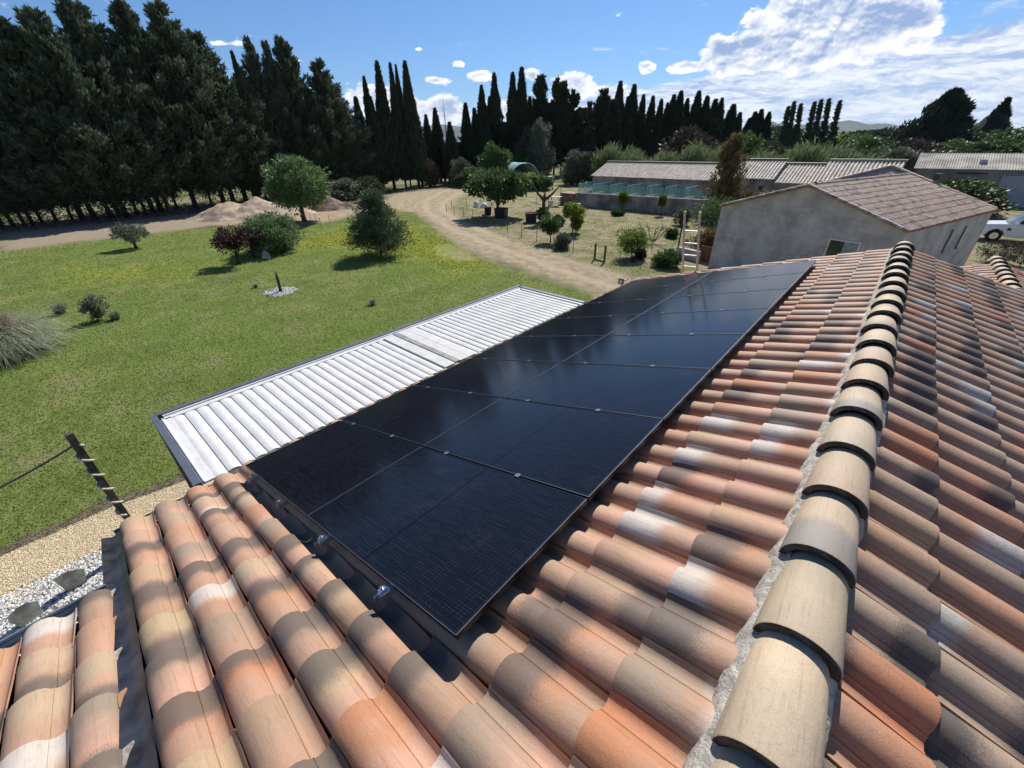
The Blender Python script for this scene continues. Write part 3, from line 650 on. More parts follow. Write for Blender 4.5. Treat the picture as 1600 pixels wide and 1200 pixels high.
def joined(name, tpl, mats, mat, seed=1, angle=42):
    v, f, uv = tpl; n = len(mats); nv = len(v); g = np.random.default_rng(seed)
    M_ = np.array([[list(r) for r in m_] for m_ in mats]); vv = np.einsum('nij,kj->nki', M_[:, :3, :3], v)+M_[:, None, :3, 3]
    lens = np.array([len(a) for a in f]); flat = np.array([i for a in f for i in a])
    allf = (flat[None]+np.arange(n)[:, None]*nv).ravel(); al = np.tile(lens, n)
    me = bpy.data.meshes.new(name); me.vertices.add(n*nv); me.vertices.foreach_set('co', vv.astype(np.float32).ravel())
    me.loops.add(len(allf)); me.loops.foreach_set('vertex_index', allf.astype(np.int32))
    me.polygons.add(len(al)); me.polygons.foreach_set('loop_start', np.concatenate([[0], np.cumsum(al)[:-1]]).astype(np.int32)); me.update(calc_edges=True)
    ul = me.uv_layers.new(name='UVMap'); ul.data.foreach_set('uv', np.tile(uv[flat], (n, 1)).astype(np.float32).ravel())
    a = me.attributes.new('tint', 'FLOAT', 'FACE'); a.data.foreach_set('value', np.repeat(g.random(n), len(f)).astype(np.float32))
    me.materials.append(mat); me.polygons.foreach_set('use_smooth', [True]*len(me.polygons)); me.set_sharp_from_angle(angle=math.radians(angle)); return me
def frame(p_, down, nrm, jit=0.0, g=random):
    """matrix: x down the slope, z the roof's normal"""
    x = Vector(down).normalized(); z = Vector(nrm).normalized(); y = z.cross(x)
    R_ = Matrix((x, y, z)).transposed()
    if jit: R_ = R_ @ Matrix.Rotation(g.gauss(0, jit), 3, 'Z') @ Matrix.Rotation(g.gauss(0, jit*.5), 3, 'Y')
    M_ = R_.to_4x4(); M_.translation = Vector(p_); return M_

house = thing('tiled_house', 'long house in the foreground under a terracotta barrel tile roof carrying the solar panels', 'house', (0, 0, 0))
# walls
mb = MB()
def prism(mb, x0, x1, y0, y1, zw, ztop, rx):
    vs = [(x0, y0, 0), (x1, y0, 0), (x1, y0, zw), (rx, y0, ztop), (x0, y0, zw)]; vs += [(x, y1, z) for x, y, z in vs]
    mb.add(vs, [(0, 1, 2, 3, 4), (9, 8, 7, 6, 5), (0, 5, 6, 1), (1, 6, 7, 2), (4, 9, 5, 0), (2, 7, 8, 3), (3, 8, 9, 4)])
prism(mb, -4.15, 4.59, -0.50, 9.98, RZ-.15-(4.37)*SN/CS, RZ-.15, RX)
vs = [(-3.0, -3.3, 0), (4.59, -3.3, 0), (4.59, -3.3, RZ-.15-4.37*SN/CS), (RX, -3.3, RZ-.15), (-3.0, -3.3, RZ-.15-3.22*SN/CS)]
mb.add(vs+[(x, -0.49, z) for x, y, z in vs], [(0, 1, 2, 3, 4), (9, 8, 7, 6, 5), (0, 5, 6, 1), (1, 6, 7, 2), (4, 9, 5, 0), (2, 7, 8, 3), (3, 8, 9, 4)])
mb.obj('wall', M_WALLC, house)
# roof deck under the tiles: the part that carries them
def dl(d, y, off, side=-1): return Vector((RX+side*(d*CS+off*SN), y, RZ-d*SN+off*CS))
mb = MB(); K = -.135
def slab(side, dA, dB, y0, y1):
    a, b_, c, d = dl(dA, y0, K, side), dl(dB, y0, K, side), dl(dB, y1, K, side), dl(dA, y1, K, side)
    q = Vector((0, 0, -.03)); vs = [a, b_, c, d]+[v+q for v in (a, b_, c, d)]
    mb.add(vs, [(0, 1, 2, 3), (7, 6, 5, 4), (0, 4, 5, 1), (1, 5, 6, 2), (2, 6, 7, 3), (3, 7, 4, 0)])
slab(-1, -.03, 4.93, -.575, 10.04); slab(-1, -.03, 3.72, -3.34, -.585); slab(1, -.03, 4.93, -3.34, 10.04)
roof = mb.obj('roof', M_DECK, house)
TPL = tile_tpl(); TPL_NT = tile_tpl(trough=False)
me_tile = tpl_mesh('tile', TPL, M_TILE); me_tile2 = tpl_mesh('tile_weathered', TPL, M_TILE2); me_bar = tpl_mesh('tile_barrel', TPL_NT, M_TILE)
g1 = random.Random(4)
places = []
NL, NR = Vector((-SN, 0, CS)), Vector((SN, 0, CS)); DL_, DR_ = Vector((-CS, 0, -SN)), Vector((CS, 0, -SN))
def cam_px(p_):
    q = Vector(p_)-Vector((0, 0, EYE)); z = q.dot(fw); return (q.dot(rt)/z*14.3686/36+.5, q.dot(dn)/z*14.3686/36/.75+.5, z)
for mcol in range(-11, 30):
    y = 2.444+PITCH*mcol
    for k in range(12): places.append((-1, D0+GAUGE*k, y, 'a'))
for j in range(10):
    y = -0.692-PITCH*j
    for k in range(9): places.append((-1, D0+GAUGE*k, y, 'a' if j else 'n'))
for mcol in range(-22, 30):
    y = 2.444+PITCH*mcol+.09
    for k in range(12): places.append((1, D0+GAUGE*k, y, 'b'))
scored = []
for pl in places:
    side, d, y, v_ = pl; c = dl(d-.2, y, 0, side); u_, w_, z_ = cam_px(c)
    hid = side < 0 and .62 < y < 9.05 and .98 < d < 4.52
    vis = z_ > .1 and -.07 < u_ < 1.07 and -.05 < w_ < 1.12 and not hid
    scored.append(((c-Vector((0, 0, EYE))).length+(0 if vis else 1000), pl, vis))
scored.sort(key=lambda s_: s_[0])
rest = {'a': [], 'b': [], 'n': []}
for i, (sc0, (side, d, y, v_), vis) in enumerate(scored):
    p_ = dl(d+g1.gauss(0, .004), y+g1.gauss(0, .0025), g1.gauss(0, .0012), side)
    M_ = frame(p_, DL_ if side < 0 else DR_, NL if side < 0 else NR, .006, g1)
    if i < 300 and vis:
        o = bpy.data.objects.new('tile', {'a': me_tile, 'b': me_tile2, 'n': me_bar}[v_]); C.objects.link(o); o.parent = roof; o.matrix_local = M_
    else: rest[v_].append(M_)
for k_, mt_, tp_ in (('a', M_TILE, TPL), ('b', M_TILE2, TPL), ('n', M_TILE, TPL_NT)):
    if rest[k_]: tag(link('roof_tiles', joined('roof_tiles', tp_, rest[k_], mt_, 7), roof), kind='stuff')
# ridge tiles
RT = tile_tpl(seg=16, Lt=.53, hb=.125, w0=.143, w1=.119, th=.034, tilt=.052/.47, trough=False, stations=(0, -.006, -.27, -.53))
me_rt = tpl_mesh('ridge_tile', RT, M_RIDGE, 50)
me_rt.materials.append(simple('shaded dirty tile end', (0.07, 0.055, 0.048), .9, var=.3, vscale=20))  # near-black colour paints shade as well as dirt onto end and inner faces
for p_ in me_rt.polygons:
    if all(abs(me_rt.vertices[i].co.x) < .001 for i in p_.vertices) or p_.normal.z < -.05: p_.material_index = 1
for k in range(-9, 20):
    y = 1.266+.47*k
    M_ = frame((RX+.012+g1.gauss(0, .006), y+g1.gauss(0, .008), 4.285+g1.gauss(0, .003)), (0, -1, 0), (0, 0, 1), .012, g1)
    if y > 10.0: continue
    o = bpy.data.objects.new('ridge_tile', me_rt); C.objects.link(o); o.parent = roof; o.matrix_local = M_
# mortar bedding along both feet of the ridge
for side in (-1, 1):
    mb = MB(); ys = np.arange(-3.3, 10.05, .018); cols = [(.095, .035), (.125, .000), (.144, -.012), (.158, -.045), (.168, -.10)] if side < 0 else [(.095, .035), (.125, .000), (.142, -.018), (.152, -.05), (.160, -.10)]
    for y in ys:
        wv = noise.noise((y*1.3, side*5, 1))*.022+noise.noise((y*7, side*5, 1))*.012
        for ci, (r, zo) in enumerate(cols):
            q = noise.noise((y*22, ci*3.1, side*2))*.007+noise.noise((y*60, ci*5.1, side*2))*.003
            rr = r+(wv if ci > 1 else 0)+q
            mb.v.append((RX+.008+side*rr, y, RZ-abs(rr)*SN/CS+zo*.9+q*.8))
    nc = len(cols)
    for i in range(len(ys)-1):
        for c_ in range(nc-1):
            q = (i*nc+c_, i*nc+c_+1, (i+1)*nc+c_+1, (i+1)*nc+c_); mb.f.append(q if side < 0 else q[::-1])
    mb.obj('mortar', M_MORTAR, roof, smooth=True)
# crumpled dark film in the gap between the two roof parts, broken channel ends beside it
mb = MB(); ny = 90
for i in range(ny+1):
    d = .3+(4.95-.3)*i/ny
    for j in range(5):
        y = -.640+.145*j/4; q = noise.noise((d*3, j*.8, 2))*.007
        mb.v.append(tuple(dl(d, y, -.095+abs(j-2)*.018+q)))
for i in range(ny):
    for j in range(4): mb.f.append((i*5+j, i*5+j+1, (i+1)*5+j+1, (i+1)*5+j))
mb.obj('flashing', M_FLASH, roof, smooth=True)
for k in range(9):
    d = D0+GAUGE*k; mb = MB(); w_ = g1.uniform(.02, .045)
    c = [dl(d-.01, -.607, -.062), dl(d-.01, -.607+w_, -.058), dl(d-.05, -.607+w_*.5, -.06), dl(d-.11, -.607, -.066)]
    mb.add([tuple(v) for v in c]+[tuple(v-NL*.012) for v in c], [(0, 1, 2, 3), (7, 6, 5, 4), (0, 4, 5, 1), (1, 5, 6, 2), (2, 6, 7, 3)])
    mb.obj('tile_stub', M_TERRA if k % 2 else M_MORTAR, roof)
# gutters
def gutter(mb, x, z, y0, y1, r=.06):
    n = 8; ring = []
    for rr in (r, r-.006):
        for k in range(n+1):
            a = PI+PI*k/n; ring.append((rr*math.cos(a), rr*math.sin(a)))
    o = len(mb.v)
    for y in (y0, y1): mb.v += [(x+a, y, z+b_) for a, b_ in ring]
    m_ = 2*(n+1)
    for k in range(n):
        mb.f.append((o+k, o+k+1, o+m_+k+1, o+m_+k)); mb.f.append((o+n+1+k+1, o+n+1+k, o+m_+n+1+k, o+m_+n+1+k+1))
    mb.f.append((o, o+m_, o+m_+n+1, o+n+1)); mb.f.append((o+n, o+2*n+1, o+m_+2*n+1, o+m_+n))
e1 = dl(D0+GAUGE*8, 0, -.09); e2 = dl(D0+GAUGE*11, 0, -.09)
mb = MB(); gutter(mb, e1.x-.035, e1.z-.005, -3.34, -.62, .07); mb.box((e1.x-.112, -1.98, e1.z+.005), (.014, 2.72, .03)); mb.obj('gutter', M_ZINC, house)
mb = MB(); gutter(mb, e2.x-.03, e2.z-.02, -.56, .10, .06); gutter(mb, e2.x-.03, e2.z-.02, 7.85, 10.0, .06); mb.obj('gutter', M_GREYM, house)

# second roof further along, its ridge parallel to the first
wing = thing('tiled_outbuilding', 'low tiled wing roof with curved ridge caps beyond the right slope', 'house', (0, 0, 0))
WX, WZ = 2.22, 3.12; wy0, wy1 = 10.5, 15.75
mb = MB(); vs = [(-.6, wy0, 0), (4.9, wy0, 0), (4.9, wy0, WZ-.85), (WX, wy0, WZ-.13), (-.6, wy0, WZ-.92)]
mb.add(vs+[(x, wy1-.1, z) for x, y, z in vs], [(0, 1, 2, 3, 4), (9, 8, 7, 6, 5), (0, 5, 6, 1), (1, 6, 7, 2), (4, 9, 5, 0), (2, 7, 8, 3), (3, 8, 9, 4)]); mb.obj('wall', M_WALLC, wing)
ms = []
for i in range(20):
    y = wy0+.13+PITCH*i
    for k in range(7):
        for side in (-1, 1):
            d = .45+.40*k; ms.append(frame((WX+side*d*CS+g1.gauss(0, .004), y+(.07 if side > 0 else 0), WZ-d*SN), DL_ if side < 0 else DR_, NL if side < 0 else NR, .01, g1))
tag(link('roof_tiles', joined('wing_tiles', tile_tpl(seg=7, inner=False), ms, M_TILE, 9), wing), kind='stuff')
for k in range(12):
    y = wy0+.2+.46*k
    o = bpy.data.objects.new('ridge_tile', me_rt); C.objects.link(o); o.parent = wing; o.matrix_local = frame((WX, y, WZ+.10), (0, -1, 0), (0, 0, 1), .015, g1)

# ------------------------------------------------------------------ solar panels, rails, hooks
PX, PY, PZ, PU = [-4.2049, 0.5446, 2.987, 1.7526]; PVv = 1.06
U = Vector((CS, 0, SN)); RM = Matrix((U, Vector((0, 1, 0)), NL)).transposed().to_4x4()
PL, PWd, TH = PU-.012, PVv-.020, .035
def ringframe(L_, W_, b_, z0, z1):
    mb = MB()
    mb.box((b_/2, W_/2, (z0+z1)/2), (b_, W_, z1-z0)); mb.box((L_-b_/2, W_/2, (z0+z1)/2), (b_, W_, z1-z0))
    mb.box((L_/2, b_/2, (z0+z1)/2), (L_-2*b_, b_, z1-z0)); mb.box((L_/2, W_-b_/2, (z0+z1)/2), (L_-2*b_, b_, z1-z0)); return mb
mbf = ringframe(PL, PWd, .011, -TH, 0); me_pf = mbf.mesh('panel_frame', M_BLACK)
mt, t, b = newmat('panel frame edge'); b.inputs['Base Color'].default_value = (.33, .34, .36, 1); b.inputs['Metallic'].default_value = .9; b.inputs['Roughness'].default_value = .32; M_EDGE = mt
me_pg = bpy.data.meshes.new('panel_glass'); bq = .011
me_pg.from_pydata([(bq, bq, -.002), (PL-bq, bq, -.002), (PL-bq, PWd-bq, -.002), (bq, PWd-bq, -.002), (bq, bq, -.008), (PL-bq, bq, -.008), (PL-bq, PWd-bq, -.008), (bq, PWd-bq, -.008)], [], [(0, 1, 2, 3), (7, 6, 5, 4)])
ul = me_pg.uv_layers.new(name='UVMap'); li = [l.vertex_index for l in me_pg.loops]; ul.data.foreach_set('uv', [c for i in li for c in me_pg.vertices[i].co[:2]]); me_pg.materials.append(M_PV)
mbb = MB(); mbb.box((PL/2, PWd/2, -.012), (PL-.03, PWd-.03, .003)); me_pb = mbb.mesh('panel_back', M_DARKP)
mbe = MB(); e_ = .0045
mbe.box((PL+.0012, PWd/2, -.0015), (e_, PWd, .003)); mbe.box((-.0012, PWd/2, -.0015), (e_, PWd, .003)); mbe.box((PL/2, -.0012, -.0015), (PL, .0025, .003)); me_pe = mbe.mesh('panel_edge', M_EDGE)
RAILS_PX = [(3.160, 0.536), (2.306, 0.547), (1.418, 0.537), (0.598, 0.541)]
rail_u = []
s0 = (-0.83-PX)/CS            # distance of the panels' lower edge below the x=-.83 line
rail_u = [s0-q[0] for q in RAILS_PX][:4]
rail_u = [.36, 1.22, 2.10, 3.05] if min(rail_u) < 0 or max(rail_u) > 3.5 else rail_u
mbc = MB(); mbc.box((0, 0, .003), (.036, .034, .005)); mbc.tube([(0, 0, .005), (0, 0, .012)], .006, 8); mbc.box((0, 0, -.017), (.03, .012, .034)); me_cl = mbc.mesh('clamp', M_ZINC)
ORD = ['nearest', 'second', 'third', 'fourth', 'fifth', 'sixth', 'seventh', 'eighth']
for col in (0, 1):
    for row in range(8):
        o_ = Vector((PX, PY, PZ))+U*(col*PU+.006)+Vector((0, row*PVv+.010, 0))
        nm = ('black solar panel of the %s row, in the %s column' % (ORD[row] if row < 7 else 'farthest', 'lower eaves-side' if col == 0 else 'upper ridge-side'))
        p = thing('solar_panel', nm, 'solar panel', (0, 0, 0), 0, 'solar panels bolted over the tile roof')
        M_ = RM.copy(); M_.translation = o_; p.matrix_world = M_
        link('frame', me_pf, p); link('frame_edge', me_pe, p); link('glass', me_pg, p); link('back_sheet', me_pb, p)
        if row < 7:
            for ru in rail_u:
                if col*PU < ru < (col+1)*PU:
                    c = link('clamp', me_cl, p); c.location = (ru-col*PU, PWd+.010, .001)
for i, ru in enumerate(rail_u):
    r = thing('mounting_rail', 'aluminium rail under the solar panels, %s one up from the eaves' % ['first', 'second', 'third', 'fourth'][i], 'rail', (0, 0, 0), 0, 'mounting rails under the panels')
    M_ = RM.copy(); M_.translation = Vector((PX, PY, PZ))+U*ru; r.matrix_world = M_
    mb = MB(); mb.box((0, 4.20, -TH-.022), (.040, 8.52, .038)); mb.box((-.014, -.07, -TH-.022), (.004, .03, .034)); mb.obj('rail', M_SILV, r)
    mb = MB(); mb.box((.0, -.035, -.022), (.032, .040, .006)); mb.box((0, -.018, -.036), (.032, .005, .030)); mb.tube([(0, -.036, -.02), (0, -.036, -.006)], .008, 8); mb.box((0, -.030, -.075), (.030, .05, .006)); mb.box((.028, -.03, -.06), (.005, .04, .05)); mb.obj('end_clamp', M_SILV, r)
    for q in range(9):
        mb = MB(); mb.box((.03, .15+q*1.04, -.075), (.035, .03, .06)); mb.obj('foot', M_SILV, r)
for i in range(9):
    y = [0.62, 1.94, 2.98, 4.02, 5.05, 6.10, 7.12, 8.15, 9.0][i]
    mb = MB(); c = Vector((PX, y, PZ))-U*.05-NL*.055
    mb.add([tuple(c+U*a+Vector((0, b_, 0))+NL*d) for a, b_, d in [(.06, -.012, 0), (.06, .012, 0), (-.03, .012, -.012), (-.03, -.012, -.012), (.06, -.012, .05), (.06, .012, .05), (.03, .012, .052), (.03, -.012, .052)]], [(0, 1, 2, 3), (4, 7, 6, 5), (3, 2, 6, 7), (0, 4, 5, 1), (0, 3, 7, 4), (1, 5, 6, 2)])
    o = mb.obj('roof_hook', M_GREYM); tag(o, 'small dark roof hook on an eaves tile, %s along the panel edge' % (['first', 'second', 'third', 'fourth', 'fifth', 'sixth', 'seventh', 'eighth', 'last'][i]), 'bracket', 'roof hooks along the eaves side of the panels')

# ------------------------------------------------------------------ pergola with louvers
perg = thing('louvered_pergola', 'white louvered patio roof in a grey aluminium frame below the eaves', 'pergola', (0, 0, 0))
PZt = 2.70
mb = MB(); mb.box((-6.665, 3.95, PZt-.09), (.07, 7.64, .18)); mb.obj('outer_beam', M_GREYM, perg)
mb = MB(); mb.box((-5.665, .165, PZt-.09), (1.93, .07, .18)); mb.obj('near_beam', M_GREYM, perg)
mb = MB(); mb.box((-5.64, 7.72, PZt-.09), (1.88, .10, .18)); mb.obj('far_beam', M_GREYM, perg)
mb = MB(); mb.box((-4.66, 3.95, PZt-.16), (.10, 7.64, .14)); mb.obj('wall_beam', M_GREYM, perg)
for x, y in [(-6.64, .19), (-6.64, 7.71), (-6.64, 3.98)]:
    mb = MB(); mb.box((x, y, (PZt-.185)/2), (.12, .12, PZt-.185)); mb.obj('post', M_GREYM, perg)
mb = MB(); mb.box((-6.55, 3.95, PZt-.03), (.16, 7.40, .02)); mb.box((-6.565, 3.95, PZt-.012), (.012, 7.40, .022)); mb.box((-5.6, .26, PZt-.03), (1.80, .115, .02)); mb.box((-5.6, .225, PZt-.012), (1.80, .010, .02)); mb.box((-5.6, 7.63, PZt-.03), (1.80, .075, .02)); mb.obj('inner_channel', M_WHITE, perg)
def louver(tilt, wd=.150):
    mb = MB(); n = 7; x0, x1 = -6.47, -4.72; ring = []
    for k in range(n+1):
        a = k/n; y = (a-.5)*wd; z = .019*math.sin(PI*min(1, a*1.12))**.8 if a < .88 else .004*(1-a)/.12
        ring.append((y, z))
    ring += [(wd/2, -.006), (-wd/2, -.006)]
    ct, st = math.cos(tilt), math.sin(tilt); ring = [(y*ct-z*st, y*st+z*ct) for y, z in ring]; m_ = len(ring)
    for x in (x0, x1): mb.v += [(x, y, z) for y, z in ring]
    for k in range(m_): mb.f.append((k, (k+1) % m_, m_+(k+1) % m_, m_+k))
    mb.f.append(tuple(range(m_))[::-1]); mb.f.append(tuple(range(m_, 2*m_))); return mb.mesh('louver', M_WHITE, angle=40)
l1, l2 = louver(math.radians(-6), .153), louver(math.radians(-7), .153)
y = .395
while y < 3.72:
    o = link('louver', l1, perg, (0, y, PZt-.045)); y += .1447
y = 4.36
while y < 7.58:
    o = link('louver', l2, perg, (0, y, PZt-.045)); y += .1435
mb = MB(); mb.box((-5.62, 3.758, PZt-.030), (1.80, .212, .035)); mb.obj('fixed_louver', M_BEIGEM, perg)
mb = MB(); mb.box((-5.62, 3.92, PZt-.045), (1.80, .10, .09)); mb.obj('middle_beam', simple('mid grey aluminium', (.30, .30, .30), .45), perg)
mb = MB(); mb.box((-5.62, 4.02, PZt-.026), (1.80, .085, .03)); mb.box((-5.62, 4.12, PZt-.030), (1.80, .10, .03)); mb.box((-5.62, 4.24, PZt-.030), (1.80, .125, .03)); mb.obj('fixed_louver', M_BEIGEM, perg)

# ------------------------------------------------------------------ post with rope, standing stones
px_, py_ = -7.95, -.735
post = thing('rope_post', 'dark wooden post wound with rope, beside the gravel path', 'post', (px_, py_, 0), 0)
mb = MB(); mb.box((0, 0, 1.14), (.085, .085, 2.28), Matrix.Rotation(.2, 3, 'Z')); mb.obj('timber', M_WOOD, post)
mb = MB(); pts = []
for i in range(121):
    a = i/121*2*PI*5+.6; z = 2.08-.24*i/20; pts.append((.066*math.cos(a), .066*math.sin(a), z))
mb.tube(pts, .016, 6); mb.obj('wound_rope', M_ROPE, post)
mb = MB(); pts = []
a0, a1 = Vector((px_-.03, py_-.05, 2.06)), Vector((px_-.2, py_-3.6, 2.0))
for i in range(25):
    t_ = i/24; q = a0.lerp(a1, t_); q.z -= .55*4*t_*(1-t_)*.55; pts.append(q)
mb.tube(pts, .016, 6); tag(mb.obj('hanging_rope', M_ROPED), 'dark slack rope hanging from the wooden post over the lawn', 'rope')
def stone(loc, sx, sy, sz, seed, rz, label):
    g = random.Random(seed); bmv = []
    prof = [(-.33, 0), (-.52, .62), (-.44, .93), (.12, 1.0), (.50, .80), (.36, 0)] if seed == 1 else [(-.40, 0), (-.55, .98), (.05, 1.0), (.52, .72), (.30, 0)]
    mb = MB()
    for yy, k in ((-.5, 1.0), (.5, .82)):
        for x, z in prof: mb.v.append(((x*k+g.uniform(-.04, .04))*sx, yy*sy+g.uniform(-.05, .05)*sy, (z*k+g.uniform(-.04, .04))*sz))
    n = len(prof); mb.f = [tuple(range(n))[::-1], tuple(range(n, 2*n))]+[(k, (k+1) % n, n+(k+1) % n, n+k) for k in range(n)]
    o = mb.obj('standing_stone', M_STONE); o.location = loc; o.rotation_euler = (-.12, 0, rz)
    md = o.modifiers.new('bevel', 'BEVEL'); md.width = .012; md.segments = 1
    tag(o, label, 'stone', 'stones set in the pebble bed')
a_, b_ = (-7.42, -2.10); stone((a_, b_, 0), .31, .10, .33, 1, 1.85, 'squarish grey stone in the white pebbles, the one farther from the rope post')
a_, b_ = (-7.64, -1.59); stone((a_, b_, 0), .31, .09, .33, 5, 1.75, 'thin slab-like grey stone in the white pebbles below the rope post')

# ------------------------------------------------------------------ ladder beyond the far verge
lad = thing('ladder', 'aluminium ladder with yellow tips leaning on the far edge of the roof', 'ladder')
La, Lb = Vector((-3.16, 11.05, 0)), Vector((-3.44, 9.86, 4.42))
Lx = Vector((1, .25, 0)).normalized()
for s_ in (-1, 1):
    mb = MB(); mb.bar(La+Lx*.17*s_, Lb+Lx*.155*s_, .028, .065, (0, 1, 0)); mb.obj('side_rail', M_LADDER, lad)
    mb = MB(); mb.box(Lb+Lx*.155*s_+Vector((0, 0, .01)), (.04, .075, .07)); mb.obj('tip_cap', M_YEL, lad)
for k in range(15):
    t_ = .03+k*.0632; q = La.lerp(Lb, t_); mb = MB(); mb.tube([q-Lx*.16, q+Lx*.16], .016, 8); mb.obj('rung', M_ZINC2, lad)

# ------------------------------------------------------------------ generic low tile roofs
def tile_field(name, O, down, across, nrm, ncol, ncrs, parent, mat, seg=4, pitch=.26, gauge=.40, seed=3, skip=None):
    O = Vector(O); dn_ = Vector(down).normalized(); ac = Vector(across).normalized(); nr = Vector(nrm).normalized(); ms = []; g = random.Random(seed)
    for i in range(ncol):
        for k in range(ncrs):
            if skip and skip(i*pitch, k*gauge): continue
            ms.append(frame(O+ac*(pitch*(i+.5))+dn_*(gauge*(k+1)+g.gauss(0, .006)), dn_, nr, .012, g))
    tp = tile_tpl(seg=seg, inner=False, stations=(0, -.475), hb=.080)
    # a low front edge so that courses cast a line of shade
    return tag(link(name, joined(name, tp, ms, mat, seed, 60), parent), kind='stuff')

# ------------------------------------------------------------------ grey rendered house
gh = thing('grey_rendered_house', 'unpainted grey cement rendered house with a brownish tiled gable roof', 'house', (.36, 20.9, 0), math.radians(-17.6))
AW, BL, ZE, ZL, ZA, XA = 7.42, 9.25, 2.86, 2.98, 4.14, -3.68
mb = MB(); vs = [(-AW, 0, 0), (0, 0, 0), (0, 0, ZE), (XA, 0, ZA), (-AW, 0, ZL)]
mb.add(vs+[(x, BL, z) for x, y, z in vs], [(0, 1, 2, 3, 4), (9, 8, 7, 6, 5), (0, 5, 6, 1), (1, 6, 7, 2), (4, 9, 5, 0), (2, 7, 8, 3), (3, 8, 9, 4)]); mb.obj('wall', M_RENDER, gh)
mb = MB(); mb.add([(-8.4, 6.2, 0), (-1.0, 9.3, 0), (-2.2, 13.0, 0), (-8.4, 13.0, 0)]+[(-8.4, 6.2, 2.9), (-1.0, 9.3, 2.9), (-2.2, 13.0, 2.85), (-8.4, 13.0, 2.9)], [(0, 1, 5, 4), (1, 2, 6, 5), (2, 3, 7, 6), (3, 0, 4, 7), (4, 5, 6, 7)]); mb.obj('rear_wall', M_RENDER, gh)
sR = math.hypot(-XA+.35, ZA-ZE+.12); dR = Vector((-XA+.35, 0, -(ZA-ZE)-.06)).normalized(); nR = Vector((-dR.z, 0, dR.x))
sLg = math.hypot(AW+XA+.2, ZA-ZL); dLf = Vector((-(AW+XA)-.2, 0, -(ZA-ZL)-.03)).normalized(); nLf = Vector((dLf.z, 0, -dLf.x))
mb = MB()
top = Vector((XA, 0, ZA+.03))
for d_, n_, L_ in ((dR, nR, 4.0), (dLf, nLf, 3.95)):
    a = top+Vector((0, -.12, 0)); b_ = a+d_*L_; vs = [a, b_, b_+Vector((0, BL+.1, 0)), a+Vector((0, BL+.1, 0))]
    if n_.z < 0: n_ = -n_
    mb.add(vs+[v-n_*.05 for v in vs], [(0, 1, 2, 3), (7, 6, 5, 4), (0, 4, 5, 1), (1, 5, 6, 2), (2, 6, 7, 3), (3, 7, 4, 0)])
grf = mb.obj('roof', M_TERRA, gh)
if nLf.z < 0: nLf = -nLf
tile_field('roof_tiles', top+Vector((0, -.12, 0))+nR*.085, dR, (0, 1, 0), nR, 36, 10, grf, M_TGREY, 4)
tile_field('roof_tiles', top+Vector((0, -.12, 0))+nLf*.085, dLf, (0, 1, 0), nLf, 36, 10, grf, M_TFAR, 3)
ms = [frame((XA, .3+.42*k, ZA+.155), (0, -1, 0), (0, 0, 1), .01, g1) for k in range(21)]
tag(link('ridge_tiles', joined('ridge_tiles', tile_tpl(seg=6, Lt=.48, hb=.10, w0=.125, w1=.105, trough=False, inner=False, stations=(0, -.48)), ms, M_TGREY, 4), grf), kind='stuff')
# verge tiles of the gable
ms = [frame(top+Vector((0, -.16, 0))+nR*.10+dR*(.42*(k+1)), dR, nR, .01, g1) for k in range(9)]+[frame(top+Vector((0, -.16, 0))+nLf*.10+dLf*(.42*(k+1)), dLf, nLf, .01, g1) for k in range(9)]
tag(link('verge_tiles', joined('verge_tiles', tile_tpl(seg=5, trough=False, inner=False, stations=(0, -.475)), ms, M_TFAR, 5), grf), kind='stuff')
# hipped rear roof
ap = Vector((-4.75, 9.9, 4.52)); cs_ = [Vector((-8.7, 5.9, 3.0)), Vector((.20, 9.25, 2.88)), Vector((-1.9, 13.3, 2.85)), Vector((-8.7, 13.3, 2.9))]
mb = MB(); mb.add([ap]+cs_+[ap-Vector((0, 0, .1))]+[c-Vector((0, 0, .08)) for c in cs_], [(1, 2, 0), (2, 3, 0), (3, 4, 0), (4, 1, 0), (1, 6, 7, 2), (2, 7, 8, 3), (3, 8, 9, 4), (4, 9, 6, 1)]); mb.obj('rear_roof', simple('pale cement roof', (.34, .29, .25), .95, var=.12), gh)
ms = []
for c in (cs_[1], cs_[0]):
    d_ = (c-ap).normalized(); L_ = (c-ap).length; n_ = Vector((0, 0, 1))-d_*d_.z; n_.normalize(); k = .45
    while k < L_: ms.append(frame(ap+d_*k+n_*.10, d_, n_, .01, g1)); k += .42
tag(link('hip_tiles', joined('hip_tiles', tile_tpl(seg=5, Lt=.48, hb=.09, w0=.12, w1=.10, trough=False, inner=False, stations=(0, -.48)), ms, M_TGREY, 6), gh), kind='stuff')
mb = MB(); mb.box((-2.6, 9.6, 4.12), (.25, .25, .28)); mb.obj('roof_vent', M_DARKP, gh)
